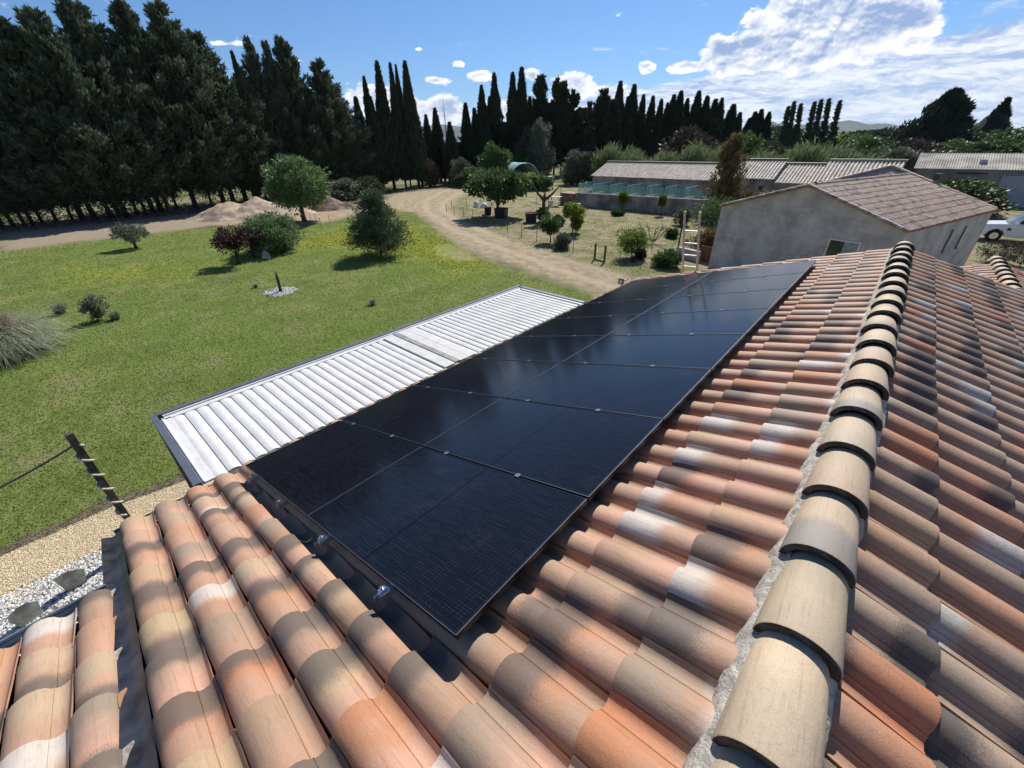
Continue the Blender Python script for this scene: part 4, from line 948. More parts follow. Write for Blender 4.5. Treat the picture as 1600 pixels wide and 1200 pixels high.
# window in the gable wall, slits in the side wall
def window(parent, x0, x1, z0, z1, yo=-.02, npane=2):
    mb = MB(); t_ = .06
    mb.box(((x0+x1)/2, yo, z0+t_/2), (x1-x0, .07, t_)); mb.box(((x0+x1)/2, yo, z1-t_/2), (x1-x0, .07, t_))
    mb.box((x0+t_/2, yo, (z0+z1)/2), (t_, .07, z1-z0-2*t_)); mb.box((x1-t_/2, yo, (z0+z1)/2), (t_, .07, z1-z0-2*t_))
    f_ = mb.obj('window', M_WHITE, parent)
    wd = (x1-x0-2*t_)/npane
    for i in range(npane):
        mb = MB(); mb.box((x0+t_+wd*(i+.5), yo+.01, (z0+z1)/2), (wd-(.03 if npane > 1 else 0), .012, z1-z0-2*t_)); mb.obj('pane', M_CARG if i == 0 else M_ZINC, f_)
window(gh, -2.30, -1.15, 1.25, 2.33)
for yb in (4.95, 6.45):
    mb = MB(); mb.box((.004, yb, 2.02), (.03, .20, .92)); o = mb.obj('window', M_DARKP, gh)
    mb = MB(); mb.box((.03, yb, 1.54), (.08, .26, .05)); mb.obj('sill', M_RENDER_D, o)
# gutter under the eaves

# ------------------------------------------------------------------ kennel building and its yards
kb = thing('kennel_building', 'long low building with corrugated tile roofs behind glass partitioned yards', 'building')
def shed(x0, x1, y0, y1, ze, zr, mat, tmat, nm='wall'):
    mb = MB(); vs = [(x0, y0, 0), (x0, y1, 0), (x0, y1, zr-.6), (x0, (y0+y1)/2+.6, zr), (x0, y0, ze)]; n = 5
    ym = y0+3.0
    vs = [(x0, y0, 0), (x0, y0, ze-.06), (x0, ym, zr-.06), (x0, ym+3.0, ze-.06), (x0, ym+3.0, 0)]
    mb.add(vs+[(x1, y, z) for x, y, z in vs], [(0, 1, 2, 3, 4), (9, 8, 7, 6, 5), (0, 5, 6, 1), (1, 6, 7, 2), (2, 7, 8, 3), (3, 8, 9, 4)]); mb.obj(nm, mat, kb)
    d_ = Vector((0, y0-.25-ym, (ze-.05)-zr)).normalized(); n_ = Vector((0, d_.z, -d_.y)); n_ = n_ if n_.z > 0 else -n_
    L_ = math.hypot(3.25, zr-ze+.05)
    tile_field('roof_tiles', Vector((x0-.1 if True else x0, ym, zr+.07)), d_, (1, 0, 0), n_, int((x1-x0+.2)/.26), int(L_/.40)+1, kb, tmat, 4, seed=int(x1*7) % 97)
    mb = MB(); mb.tube([(x0-.12, ym, zr+.07), (x1+.1, ym, zr+.07)], .10, 8); mb.obj('ridge_cap', tmat, kb)
M_KT = tilemat('kennel roof tile', [(0.42, 0.355, 0.28), (0.36, 0.295, 0.235), (0.46, 0.39, 0.31), (0.38, 0.32, 0.26), (0.48, 0.41, 0.33)], .25, .1, (0.2, 0.175, 0.155), (.55, .5, .45), .35)
shed(-26.9, -12.55, 44, 50, 2.72, 3.84, M_RENDER_D, M_KT)
shed(-12.50, -9.05, 44.02, 50, 2.98, 4.20, M_RENDER_D, M_KT)
shed(-9.0, -5.85, 44.04, 50, 2.75, 3.92, M_RENDER_D, M_KT)
shed(-5.8, -1.0, 44, 50, 3.0, 4.22, M_RENDER_D, M_KT)
for x, z0, z1, w_ in [(-26.3, .9, 1.9, .5), (-24.6, .9, 1.95, .6), (-23.6, .9, 1.9, .5), (-20.4, .9, 1.95, .5), (-19.4, .9, 1.9, .5), (-18.3, .9, 2.0, .8), (-15.7, .9, 1.9, .6), (-13.6, .9, 1.9, .6), (-9.9, 1.9, 2.35, .4), (-9.9, .6, 1.5, .9)]:
    mb = MB(); mb.box((x, 43.995, (z0+z1)/2), (w_, .03, z1-z0)); mb.obj('window', M_DARKP, kb)
kw = thing('yard_wall', 'long grey retaining wall in front of the glass partitioned yards', 'wall')
mb = MB(); mb.add([(-26.4, 39.9, 0), (-11.2, 39.9, 0), (-11.2, 39.9, 1.36), (-26.4, 39.9, 1.22), (-26.4, 40.1, 0), (-11.2, 40.1, 0), (-11.2, 40.1, 1.36), (-26.4, 40.1, 1.22)], [(0, 1, 2, 3), (7, 6, 5, 4), (3, 2, 6, 7), (0, 3, 7, 4), (1, 5, 6, 2)]); mb.obj('masonry', M_RENDER_D, kw)
mb = MB(); mb.add([(-26.42, 39.86, 1.225), (-11.2, 39.86, 1.365), (-11.2, 40.14, 1.365), (-26.42, 40.14, 1.225), (-26.42, 39.86, 1.285), (-11.2, 39.86, 1.425), (-11.2, 40.14, 1.425), (-26.42, 40.14, 1.285)], [(0, 1, 5, 4), (4, 5, 6, 7), (7, 6, 2, 3), (0, 4, 7, 3), (1, 2, 6, 5)]); mb.obj('coping', M_CONC, kw)
mb = MB(); mb.box((-19, 42, .4), (15.0, 3.75, .8)); tag(mb.obj('yard_floor', M_CONC), kind='structure')
rb = thing('rusty_tank', 'rust brown box with a flat lid at the end of the yard wall', 'box')
mb = MB(); mb.box((-27.4, 40.6, .55), (1.85, 1.5, 1.1)); mb.obj('side', simple('rusty grey wall', (.22, .15, .12), .95, var=.25, vscale=1.4), rb); mb = MB(); mb.box((-27.4, 40.6, 1.14), (1.95, 1.6, .07)); mb.obj('lid', simple('terracotta lid', (.36, .22, .17), .9), rb)
# teal screens
mt, t, b = newmat('teal translucent screen'); b.inputs['Base Color'].default_value = (.30, .50, .47, 1); b.inputs['Roughness'].default_value = .3; b.inputs['Alpha'].default_value = .25; M_TEAL = mt
M_TEALF = simple('teal painted frame', (.25, .52, .47), .5)
xs_ = [-26.25, -24.55, -22.5, -20.6, -18.7, -16.85, -15.0, -13.15]
for i, x in enumerate(xs_):
    scn = thing('glass_partition', 'teal glass partition between two yards, %s from the rusty tank' % ORD[i].replace('nearest', 'first'), 'partition', (x, 40.12, 0), 0, 'partitions of the yards')
    zt = 1.3+.009*(x+26.2)
    mb = MB(); mb.box((0, 1.9, zt/2), (.12, 3.7, zt)); mb.obj('curb', M_CONC, scn)
    mb = MB(); z0, z1 = zt+.02, zt+.82
    for yy in (.04, 1.2, 2.4, 3.6): mb.box((0, yy, (z0+z1)/2), (.035, .035, z1-z0))
    mb.box((0, 1.82, z1), (.03, 3.6, .03)); mb.obj('frame', M_TEALF, scn)
    for k in range(3):
        mb = MB(); mb.box((0, .62+1.2*k, (z0+z1)/2), (.012, 1.14, z1-z0-.04)); mb.obj('pane', M_TEAL, scn)
    if i < 7:
        wd = xs_[i+1]-x; mb = MB(); mb.box((wd/2, .0, (z0+z1)/2), (wd-.06, .010, z1-z0)); mb.obj('front_pane', M_TEAL, scn)
mb = MB(); mb.tube([(-28.3, 39.9, 0), (-28.3, 39.9, 2.1)], .03, 6); tag(mb.obj('thin_post', M_TEALF), 'thin green post standing left of the rusty tank', 'post')

# ------------------------------------------------------------------ barn and car
barn = thing('barn', 'long grey barn with a corrugated roof and a pale garage door', 'barn', (-.2, 63, 0))
mb = MB(); mb.box((10, 4.5, 1.55), (20, 9, 3.1)); mb.obj('wall', simple('barn wall', (.27, .245, .215), .95, var=.15, vscale=.6), barn)
mb = MB(); n = 110
for i in range(n*4+1):
    x = -.3+21*i/(n*4); z = .05*math.sin(i*PI/2)
    mb.v += [(x, -.3, 3.12+z), (x, 4.5, 4.35+z), (x, 9.3, 3.12+z)]
for i in range(n*4): mb.f += [(3*i, 3*i+3, 3*i+4, 3*i+1), (3*i+1, 3*i+4, 3*i+5, 3*i+2)]
mb.obj('roof', M_CORR, barn)
mb = MB(); mb.add([(0, .01, 3.1), (0, 4.5, 4.3), (0, 8.99, 3.1)], [(0, 1, 2)]); mb.obj('gable', M_RENDER_D, barn)
mb = MB(); mb.box((9.0, -.02, 1.3), (5.4, .06, 2.6)); mb.obj('door', simple('pale blue grey door', (.36, .38, .42), .6, var=.05), barn)
mb = MB(); mb.box((4.6, 1.6, 3.72), (.5, .5, .35)); mb.obj('chimney', M_CONC, barn)
mb = MB(); mb.box((4.1, -.03, 2.75), (2.2, .05, .12)); mb.obj('window', M_DARKP, barn)
mb = MB(); mb.box((4.0, -.4, .55), (1.5, .8, 1.1)); tag(mb.obj('feed_bin', M_CONC), 'pale low bin against the barn wall', 'bin').location = (-.2, 63, 0)

car = thing('white_pickup', 'white pickup car seen from the side beyond the grey house', 'car', (3.98, 41.5, 0))
def extrude(prof, y0, y1, inset=None):
    mb = MB(); n = len(prof)
    ins = inset or [0]*n
    mb.v = [(x, y0+ins[i], z) for i, (x, z) in enumerate(prof)]+[(x, y1-ins[i], z) for i, (x, z) in enumerate(prof)]
    mb.f = [tuple(range(n)), tuple(range(2*n-1, n-1, -1))]+[((i+1) % n, i, n+i, n+(i+1) % n) for i in range(n)]; return mb
def arch(cx, r=.40, n=7): return [(cx+r*math.cos(PI-PI*i/(n-1)), .38+r*math.sin(PI-PI*i/(n-1))) for i in range(n)]
prof = [(0.03, .42), (0, .62), (.06, .92), (.30, 1.02), (1.25, 1.10), (4.9, 1.10), (5.0, .95), (5.0, .45)]+[(4.42, .38)]+arch(3.98)[::-1]+[(3.5, .34), (1.35, .34)]+arch(.92)[::-1]+[(.45, .40)]
prof = [(x, z) for x, z in prof]
o = extrude(prof, -.9, .9, [.12, .08, .06, .04]+[0]*(len(prof)-4)).obj('body', M_CARP, car); md = o.modifiers.new('bevel', 'BEVEL'); md.width = .04; md.segments = 2
cab = [(1.20, 1.09), (1.95, 1.60), (2.25, 1.68), (3.1, 1.68), (3.35, 1.55), (3.45, 1.09)]
extrude(cab, -.82, .82, [0, .16, .18, .18, .16, 0]).obj('cab', M_CARP, car)
win = [(1.62, 1.14), (2.02, 1.54), (2.55, 1.58), (2.55, 1.14)]; wi2 = [(2.62, 1.14), (2.62, 1.58), (3.1, 1.57), (3.30, 1.14)]
for wv in (win, wi2): extrude(wv, -.835, -.60, [.01, .13, .14, .01] if wv is win else [.01, .14, .14, .01]).obj('side_window', M_CARG, car)
mb = MB(); mb.add([(1.235, -.70, 1.125), (1.235, .70, 1.125), (1.90, .60, 1.585), (1.90, -.60, 1.585)], [(0, 1, 2, 3)]); o = mb.obj('windscreen', M_CARG, car); o.location = (-.012, 0, .018)
mb = MB(); mb.box((.10, -.62, .80), (.16, .38, .14)); mb.obj('headlight', M_SILV, car); mb = MB(); mb.box((.10, .62, .80), (.16, .38, .14)); mb.obj('headlight', M_SILV, car)
mb = MB(); mb.box((1.62, -.97, 1.15), (.14, .16, .14)); mb.obj('mirror', M_CARP, car); mb = MB(); mb.box((1.42, -.91, .80), (.16, .03, .14)); mb.obj('air_vent', M_DARKP, car)
for cx in (.92, 3.98):
    for yy in (-.88, .66):
        mb = MB(); prof_ = [(.20, 0), (.34, 0), (.36, .03), (.36, .19), (.34, .22), (.20, .22)]
        n = 20
        for r, q in prof_:
            for k in range(n): mb.v.append((cx+r*math.cos(2*PI*k/n), yy+q, .36+r*math.sin(2*PI*k/n)))
        for i in range(len(prof_)): 
            j = (i+1) % len(prof_)
            for k in range(n): mb.f.append((i*n+k, i*n+(k+1) % n, j*n+(k+1) % n, j*n+k))
        wh = mb.obj('wheel', M_TYRE, car, angle=40)
        mb = MB(); mb.tube([(cx, yy+.05, .36), (cx, yy+.17, .36)], .205, 16)
        for k in range(5): mb.bar((cx, yy+.03, .36), (cx+.19*math.cos(k*1.257), yy+.03, .36+.19*math.sin(k*1.257)), .05, .03, (0, 1, 0))
        mb.obj('rim', M_SILV, wh)

# ------------------------------------------------------------------ fences, gate frame and things in the dry yard
def stakes(name, label, pts, hts, wires, closed=False, r=.022):
    f_ = thing(name, label, 'fence')
    for (x, y), h_ in zip(pts, hts):
        mb = MB(); lx, ly = random.uniform(-.03, .03), random.uniform(-.03, .03); mb.tube([(x, y, 0), (x+lx, y+ly, h_)], r, 6); mb.obj('stake', M_RUST, f_)
    for zf in wires:
        mb = MB(); mb.tube([(x, y, h_*zf) for (x, y), h_ in zip(pts, hts)], .004, 4); mb.obj('wire', M_RUST, f_)
sp = [(-33.84, 28.37), (-35.19, 30.23), (-31.92, 27.68), (-30.31, 27.40), (-28.53, 26.88), (-25.85, 25.53), (-23.70, 24.66), (-21.76, 24.01), (-19.83, 23.33), (-18.00, 22.79), (-16.24, 22.38), (-14.24, 21.64)]
stakes('wire_fence', 'row of thin rusty stakes with wire between dirt track and dry yard', sp, [.85, .8, .82, .8, .86, .84, .8, .9, .86, .92, .84, .86], (.35, .9))
sp = [(-34.62, 31.84), (-36.54, 35.78), (-32.97, 37.24), (-30.59, 38.57)]
stakes('wire_fence', 'sparse stakes at the back of the dry yard behind the umbrella tree', sp, [.9]*4, (.5, .95))
sp = [(-42.11, 16.35), (-40.35, 16.33), (-39.98, 17.48), (-38.86, 17.44), (-36.20, 16.58), (-37.48, 18.04)]
stakes('wire_fence', 'small stakes standing around the round tree on the lawn edge', sp, [.7]*6, (.9,), r=.018)
gt = thing('gate_frame', 'two dark wooden posts joined at top and bottom beside the track', 'gate')
(ax, ay), (bx_, by_) = (-12.30, 20.95), (-11.56, 20.77)
for x, y in ((ax, ay), (bx_, by_)):
    mb = MB(); mb.box((x, y, .45), (.085, .085, .90)); mb.obj('post', M_WOOD, gt)
mb = MB(); mb.bar((ax, ay, .04), (bx_, by_, .04), .06, .06); mb.obj('bottom_rail', M_WOOD, gt)
mb = MB(); mb.bar((ax, ay, .86), (bx_, by_, .86), .02, .02); mb.obj('top_bar', M_WOOD, gt)

def tub(loc, r, h_, label, mat=M_DARKP):
    o = thing('plant_tub', label, 'tub', (loc[0], loc[1], 0), random.random(), 'tubs in the dry yard')
    mb = MB(); s_ = r*.92
    mb.add([(-s_, -s_, 0), (s_, -s_, 0), (s_, s_, 0), (-s_, s_, 0), (-r, -r, h_), (r, -r, h_), (r, r, h_), (-r, r, h_)], [(3, 2, 1, 0), (0, 1, 5, 4), (1, 2, 6, 5), (2, 3, 7, 6), (3, 0, 4, 7)]); mb.obj('body', mat, o)
    mb = MB(); mb.box((0, 0, h_-.05), (2*r-.03, 2*r-.03, .04)); mb.obj('soil', M_BARK, o)
    mb = MB(); 
    for a, b_, c_, d_ in ((-r, 0, .05, 2*r), (r, 0, .05, 2*r), (0, -r, 2*r, .05), (0, r, 2*r, .05)): mb.box((a, b_, h_), (c_, d_, .06))
    mb.obj('rim', mat, o)
tub((-29.59, 29.90), .33, .62, 'small black tub left of the umbrella tree trunk')
tub((-27.21, 29.21), .50, .78, 'widest black tub in front of the umbrella tree trunk')
tub((-23.39, 28.78), .42, .75, 'black tub beside the pollarded tree')
def blobmesh(n, c, r, seed, fl=.7):
    g = random.Random(seed); mb = MB(); na, nb_ = 9, 5
    for j in range(nb_+1):
        ph = PI/2*j/nb_
        for i in range(na):
            a = 2*PI*i/na; q = 1+.22*noise.noise((math.cos(a)*1.5+seed, math.sin(a)*1.5, ph*1.5))
            mb.v.append((c[0]+r[0]*q*math.cos(a)*math.cos(ph), c[1]+r[1]*q*math.sin(a)*math.cos(ph), c[2]+r[2]*q*math.sin(ph)))
    for j in range(nb_):
        for i in range(na): mb.f.append((j*na+i, j*na+(i+1) % na, (j+1)*na+(i+1) % na, (j+1)*na+i))
    return mb
wx, wy = (-34.00, 33.22)
for i, (dx_, r_, lb) in enumerate([(-.45, (.33, .3, .62), 'white covered bundle in the yard, the taller left one'), (.40, (.5, .35, .42), 'white covered bundle in the yard, the wider right one')]):
    tag(blobmesh(0, (0, 0, 0), r_, 3+i).obj('covered_bundle', M_TARPW, None, True, loc=(wx+dx_*.8, wy+dx_*.6, 0)), lb, 'bundle', 'white bundles behind the left tub')
tb = thing('plank_table', 'pale topped table standing left of the rusty tank', 'table', (*(-27.97, 38.46), 0), .2)
mb = MB(); mb.box((0, 0, .92), (1.35, .8, .06)); mb.obj('tabletop', M_PLANK, tb)
for sx in (-.6, .6):
    for sy in (-.33, .33): mb = MB(); mb.box((sx, sy, .445), (.06, .06, .89)); mb.obj('leg', M_WOOD, tb)
q = (-28.62, 38.64); mb = MB(); mb.box((0, 0, .25), (.28, .3, .5)); o = mb.obj('white_canister', M_TARPW, loc=(q[0], q[1], 0)); tag(o, 'white upright canister beside the pale table', 'canister')
q = (-25.15, 38.32); mb = MB(); mb.box((0, 0, .42), (.75, .5, .06)); mb.box((-.3, 0, .2), (.06, .5, .4)); mb.box((.3, 0, .2), (.06, .5, .4)); o = mb.obj('low_bench', M_TARPW, loc=(q[0], q[1], 0)); tag(o, 'small white bench at the foot of the yard wall', 'bench')
for i, (q, L_, a_) in enumerate([((-30.19, 38.85), 1.2, .3), ((-31.79, 39.83), .8, 1.0), ((-27.10, 37.83), 1.0, .1)]):
    mb = MB(); mb.box((0, 0, .05), (L_, .25, .08)); o = mb.obj('ground_board', M_PLANK, loc=(q[0], q[1], 0)); o.rotation_euler = (0, .03, a_); tag(o, ['long pale board lying on the ground behind the pollarded tree', 'short pale board lying beyond the pollarded tree', 'pale board lying in front of the pale table'][i], 'board', 'boards on the ground')
q = (-39.88, 51.41); sh = thing('open_shack', 'low open shack with a flat pale roof near the tunnel', 'shack', (q[0], q[1], 0), .4)
mb = MB(); mb.box((0, 0, 1.75), (3.0, 2.2, .10)); mb.obj('roof', M_CONC, sh); mb = MB(); mb.box((-1.6, .7, .7), (2.4, .1, 1.4)); mb.obj('back_board', M_RENDER_D, sh)
for sx in (-1.35, 0, 1.35):
    for sy in (-.95, .95): mb = MB(); mb.box((sx, sy, .85), (.08, .08, 1.7)); mb.obj('post', M_WOOD, sh)
# tunnel greenhouse
q = (-53.43, 59.55, 2.74); tn = thing('polytunnel', 'pale green plastic tunnel greenhouse half hidden by trees', 'greenhouse', (q[0], q[1], 0), math.radians(-12))
mb = MB(); na, nl = 14, 9; Rr, Ln = 3.3, 9.0
for j in range(nl+1):
    x = -Ln/2+Ln*j/nl; rr = Rr*(1-(.03 if j % 2 else 0))
    for i in range(na+1): a = PI*i/na; mb.v.append((x, -rr*math.cos(a), rr*.95*math.sin(a)))
for j in range(nl):
    for i in range(na): mb.f.append((j*(na+1)+i, (j+1)*(na+1)+i, (j+1)*(na+1)+i+1, j*(na+1)+i+1))
mb.obj('cover', M_TGREEN, tn, True)
for j in range(0, nl+1, 3):
    x = -Ln/2+Ln*j/nl; mb = MB(); mb.tube([(x, -(Rr+.02)*math.cos(PI*i/12), (Rr+.02)*.95*math.sin(PI*i/12)) for i in range(13)], .04, 5); mb.obj('hoop', M_SILV, tn)
# things near the ladder
q = (-9.21, 25.17); mb = MB(); mb.box((0, 0, .95), (.07, .07, 1.9)); tag(mb.obj('thin_pole', M_WOOD, loc=(q[0], q[1], 0)), 'thin dark pole left of the ladder with a cable on top', 'pole')
mb = MB(); mb.tube([(q[0], q[1], 1.88), (q[0]+1.6, q[1]+.3, 1.8), (q[0]+3.3, q[1]+.6, 2.1)], .012, 5); tag(mb.obj('overhead_cable', M_DARKP), 'thin dark cable strung from the pole towards the grey house', 'cable')
q = (-8.66, 24.59); mb = MB(); mb.box((0, 0, .27), (1.5, .22, .55)); o = mb.obj('garden_wall', M_RENDER, loc=(q[0]+.35, q[1]-.2, 0)); o.rotation_euler = (0, 0, -.3); tag(o, 'low grey wall stub behind the ladder foot', 'wall')
q = (-7.04, 24.19); o = thing('plank_fence', 'low reddish board fence behind the ladder', 'fence', (q[0], q[1], 0), -.3)
for k in range(6): mb = MB(); mb.box((-.55+.22*k, 0, .42), (.205, .03, .84)); mb.obj('board', simple('reddish board', (.17, .075, .05), .8) if k == 0 else bpy.data.materials['reddish board'], o)
q = (-8.97, 25.36); mb = MB(); mb.lathe((0, 0, .0), [(.13, 0), (.17, .26), (.19, .27), (.19, .33), (.16, .33), (.15, .28), (0, .28)], 14); tag(mb.obj('flower_pot', M_TERRA, loc=(q[0]+.05, q[1], .52)), 'terracotta pot standing on the low grey wall stub', 'pot')
mb = MB(); hp = [(-9.46, 25.61), (-10.14, 25.51), (-10.22, 24.59), (-9.90, 23.81), (-9.38, 23.44), (-8.83, 23.12)]
mb.tube([(x, y, .02) for x, y in hp], .018, 6); tag(mb.obj('garden_hose', M_HOSE), 'pale yellow hose curling over the dry ground', 'hose')
q = (-10.35, 21.83); mb = MB(); mb.lathe((0, 0, 0), [(.11, 0), (.15, .3), (.16, .3), (.16, .33), (.13, .33), (0, .3)], 12); tag(mb.obj('dark_pot', M_DARKP, loc=(q[0], q[1], 0)), 'dark flower pot in front of the ball shaped bush', 'pot')
for i, (q, h_) in enumerate([((-10.52, 21.23), .75), ((-9.70, 21.45), .85)]):
    mb = MB(); mb.tube([(0, 0, 0), (.03, .05, h_*.6), (.1, -.02, h_)], .018, 6); tag(mb.obj('thin_stake', M_WOOD, loc=(q[0], q[1], 0)), ['thin stake left of the dark flower pot', 'bent stake right of the dark flower pot'][i], 'stake')
q = (-5.18, 2.46); mb = MB(); mb.box((0, 0, 0), (.16, .02, .16)); tag(mb.obj('square_lamp', M_GREYM, loc=(q[0], 10.35, q[1]+.02)), 'small square grey fitting at the far end of the eaves', 'lamp')
lp = [o for o in C.objects if o.name == 'square_lamp'][0]; mb = MB(); mb.tube([(0, -.012, 0), (0, -.022, 0)], .05, 14); mb.obj('lens', M_TARPW, lp); mb = MB(); mb.box((0, .2, -.02), (.03, .4, .03)); mb.obj('bracket', M_GREYM, lp)
for i, (a, b_) in enumerate([((2.66, 2.83), .0), ((2.78, 2.84), .35), ((2.94, 2.73), .15)]):
    mb = MB(); mb.box((0, 0, .72), (.13, .03, 1.5)); o = mb.obj('leaning_board', M_PLANK, loc=(a[0]+.1, 17.0+.2*i, 1.2)); o.rotation_euler = (-.5, .35+b_, .2)
    tag(o, ['pale board leaning beyond the wing roof, leftmost of three', 'pale board leaning beyond the wing roof, middle of three', 'pale board leaning beyond the wing roof, rightmost of three'][i], 'board', 'pale boards beyond the wing roof')
mb = MB(); mb.box((4.1, 17.3, .62), (2.2, 1.0, 1.24)); tag(mb.obj('board_rack', M_WOOD), 'dark low rack carrying the pale boards', 'rack')

# ------------------------------------------------------------------ vegetation
WORDS = ['first', 'second', 'third', 'fourth', 'fifth', 'sixth', 'seventh', 'eighth', 'ninth', 'tenth', 'eleventh', 'twelfth', 'thirteenth', 'fourteenth', 'fifteenth', 'sixteenth', 'seventeenth', 'eighteenth', 'nineteenth', 'twentieth']
def ordn(i):
    if i < 20: return WORDS[i]
    return ['twenty', 'thirty', 'forty'][(i+1)//10-2]+('-'+WORDS[(i+1) % 10-1] if (i+1) % 10 else 'th')
def proto(name, label, cat, crown, trunk, loc, rz=0, scale=(1, 1, 1), group=None):
    o = thing(name, label, cat, loc, rz, group); o.scale = scale
    c = link('crown', crown, o); tr = link('trunk', trunk, o); CH[o.name] = [c, tr]; return o
def place(protos, meshes, name, label, cat, loc, rz, scale, group):
    """first use makes the thing, later ones copy it with its parts"""
    key = meshes
    if key not in protos: protos[key] = proto(name, label, cat, PROT[key][0], PROT[key][1], loc, rz, scale, group); return protos[key]
    s_ = protos[key]; return dup(s_, loc, rz, scale, label, group, CH[s_.name])
PROT = {}; USED = {}
for i in range(5):
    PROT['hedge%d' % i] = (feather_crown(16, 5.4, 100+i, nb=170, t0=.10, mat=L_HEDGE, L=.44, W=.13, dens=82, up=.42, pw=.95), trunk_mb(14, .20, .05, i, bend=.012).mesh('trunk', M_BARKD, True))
for i in range(3):
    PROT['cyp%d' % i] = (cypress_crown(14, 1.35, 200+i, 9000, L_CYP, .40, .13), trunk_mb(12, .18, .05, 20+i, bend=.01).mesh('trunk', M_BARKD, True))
PROT['pop'] = (feather_crown(16, 1.35, 300, nb=120, t0=.06, mat=L_POP, L=.42, W=.24, dens=40, core=False, up=1.9), trunk_mb(15, .18, .03, 33, bend=.01).mesh('trunk', M_BARK, True))
PROT['fea'] = (feather_crown(14, 2.9, 310, nb=120, t0=.10, mat=L_CYP, L=.6, W=.22, dens=40, up=.35), trunk_mb(12, .22, .05, 34, bend=.02).mesh('trunk', M_BARKD, True))
for i, mt_ in enumerate([L_MED, L_FAR, L_LIME, L_GREY, L_DRY]):
    PROT['bush%d' % i] = (cloud_crown(1.9, 1.9, 1.6, 1.75, 400+i, 60, 70, .33, .30, .17, mt_, .6), trunk_mb(1.6, .12, .05, 40+i, 3, .8).mesh('trunk', M_BARKD, True))

# the great hedge along the left side of the lawn: calibrated trunk feet
FEET = [(-57.7, -1.2), (-57.9, -.6), (-57.6, .1), (-57.4, .6), (-58.2, 1.25), (-58.1, 2.2), (-58.4, 3.3), (-58.1, 4.0), (-57.7, 4.8), (-57.4, 6.0), (-57.7, 6.7), (-56.9, 7.1), (-57.3, 8.05), (-57.8, 8.8), (-58.2, 9.5), (-58.7, 10.3), (-58.7, 10.9), (-59.1, 11.8), (-58.5, 13.4), (-59, 15.1), (-59, 16.4), (-59.4, 17.5), (-59.5, 18.9), (-60.5, 20.3), (-60.6, 21.6), (-60.8, 22.7), (-61.2, 24.6), (-61.5, 26.6), (-61.7, 28.6), (-61.4, 30.6), (-61.0, 32.4), (-60.8, 34.4)]
TOPS = [(4.80, 15.10), (6.77, 15.63), (9.82, 16.90), (13.86, 17.43), (16.74, 18.13), (18.63, 16.17), (19.41, 13.11), (25.68, 19.01), (29.06, 17.21), (32.81, 15.44), (36.70, 13.25)]
feet_all = [(-57.2+random.uniform(-.4, .4), -1.9-.9*i) for i in range(6)][::-1]+FEET
for i, (x, y) in enumerate(feet_all):
    yt = min(TOPS, key=lambda t: abs(t[0]-y)); dd = abs(yt[0]-y)
    h_ = yt[1]*(.965 if dd < .55 else .84 if dd < 1.1 else .66+.10*random.random())
    big = dd < .9
    key = 'hedge%d' % (i % 5); s_ = h_/16; wsc = (1.05 if big else .62)*random.uniform(.9, 1.1)
    place(USED, key, 'hedge_conifer', 'tall dark conifer of the great hedge, %s trunk counted from the near end' % ordn(i), 'tree', (x, y, 0), random.uniform(0, 6.28), (wsc, wsc, s_), 'conifers of the great hedge beside the lawn')
# slender cypresses rising out of and ending the hedge
def far_tree(key, q, label, name, cat, group, wid, hnat, wnat, grow=1.0, ztilt=0.0):
    x, y, h_ = q; h_ *= grow
    return place(USED, key, name, label, cat, (x, y, 0), random.uniform(0, 6.28), (wid/wnat, wid/wnat, h_/hnat), group)
CG = 'slender cypresses beyond the lawn and track'
n_ = 0
for q, wd in [((-56.27, 20.82, 14.37), .85), ((-57.71, 19.77, 12.33), .7), ((-59.76, 40.16, 15.77), 1.5), ((-59.59, 42.16, 15.73), 1.1), ((-59.97, 43.35, 15.67), .9), ((-58.40, 43.79, 15.98), 1.5), ((-58.88, 44.83, 11.61), 1.3), ((-60.84, 38.51, 14.07), 1.2), ((-59.77, 38.32, 11.70), 1.3), ((-59.93, 36.17, 11.60), 1.4),
              ((-62.57, 49.85, 10.13), 1.3), ((-63.15, 52.31, 11.11), 1.5), ((-58.70, 51.37, 8.98), 1.5), ((-64.21, 54.15, 6.89), 1.4), ((-61.25, 57.49, 11.94), 1.6), ((-61.67, 59.94, 11.34), 1.5), ((-60.69, 60.93, 14.58), 1.7), ((-60.46, 63.94, 16.47), 1.8), ((-61.12, 63.32, 13.13), 1.6), ((-59.28, 65.03, 9.29), 1.5), ((-59.42, 67.60, 16.76), 1.9), ((-58.22, 68.63, 17.46), 2.0), ((-57.07, 69.59, 13.20), 1.7),
              ((-54.75, 97.70, 17.28), 2.3), ((-53.03, 98.65, 14.49), 1.9), ((-53.02, 100.92, 16.80), 2.5), ((-51.98, 103.70, 15.05), 1.9), ((-50.95, 106.43, 14.90), 2.0), ((-49.22, 107.24, 14.23), 1.9), ((-48.66, 109.69, 13.59), 1.9), ((-47.63, 110.14, 15.12), 2.4), ((-46.35, 110.69, 15.78), 2.5), ((-45.57, 113.17, 14.42), 2.0), ((-44.16, 113.73, 12.28), 2.0), ((-44.24, 115.84, 15.94), 2.6), ((-42.37, 116.54, 14.88), 2.5), ((-41.22, 119.07, 14.33), 2.6), ((-39.96, 119.49, 14.52), 2.1), ((-38.54, 124.16, 13.41), 2.9), ((-36.82, 124.68, 11.69), 2.1), ((-35.07, 127.26, 10.52), 2.3), ((-34.19, 127.50, 11.79), 2.4), ((-33.49, 129.75, 12.35), 2.4), ((-31.75, 130.18, 11.76), 2.2)]:
    far_tree('cyp%d' % (n_ % 3), q, 'slender dark cypress, %s from the hedge end towards the poplars' % ordn(n_), 'cypress', 'cypress', CG, wd, 14, 1.35); n_ += 1
FG = 'broad dark conifers among the cypresses'
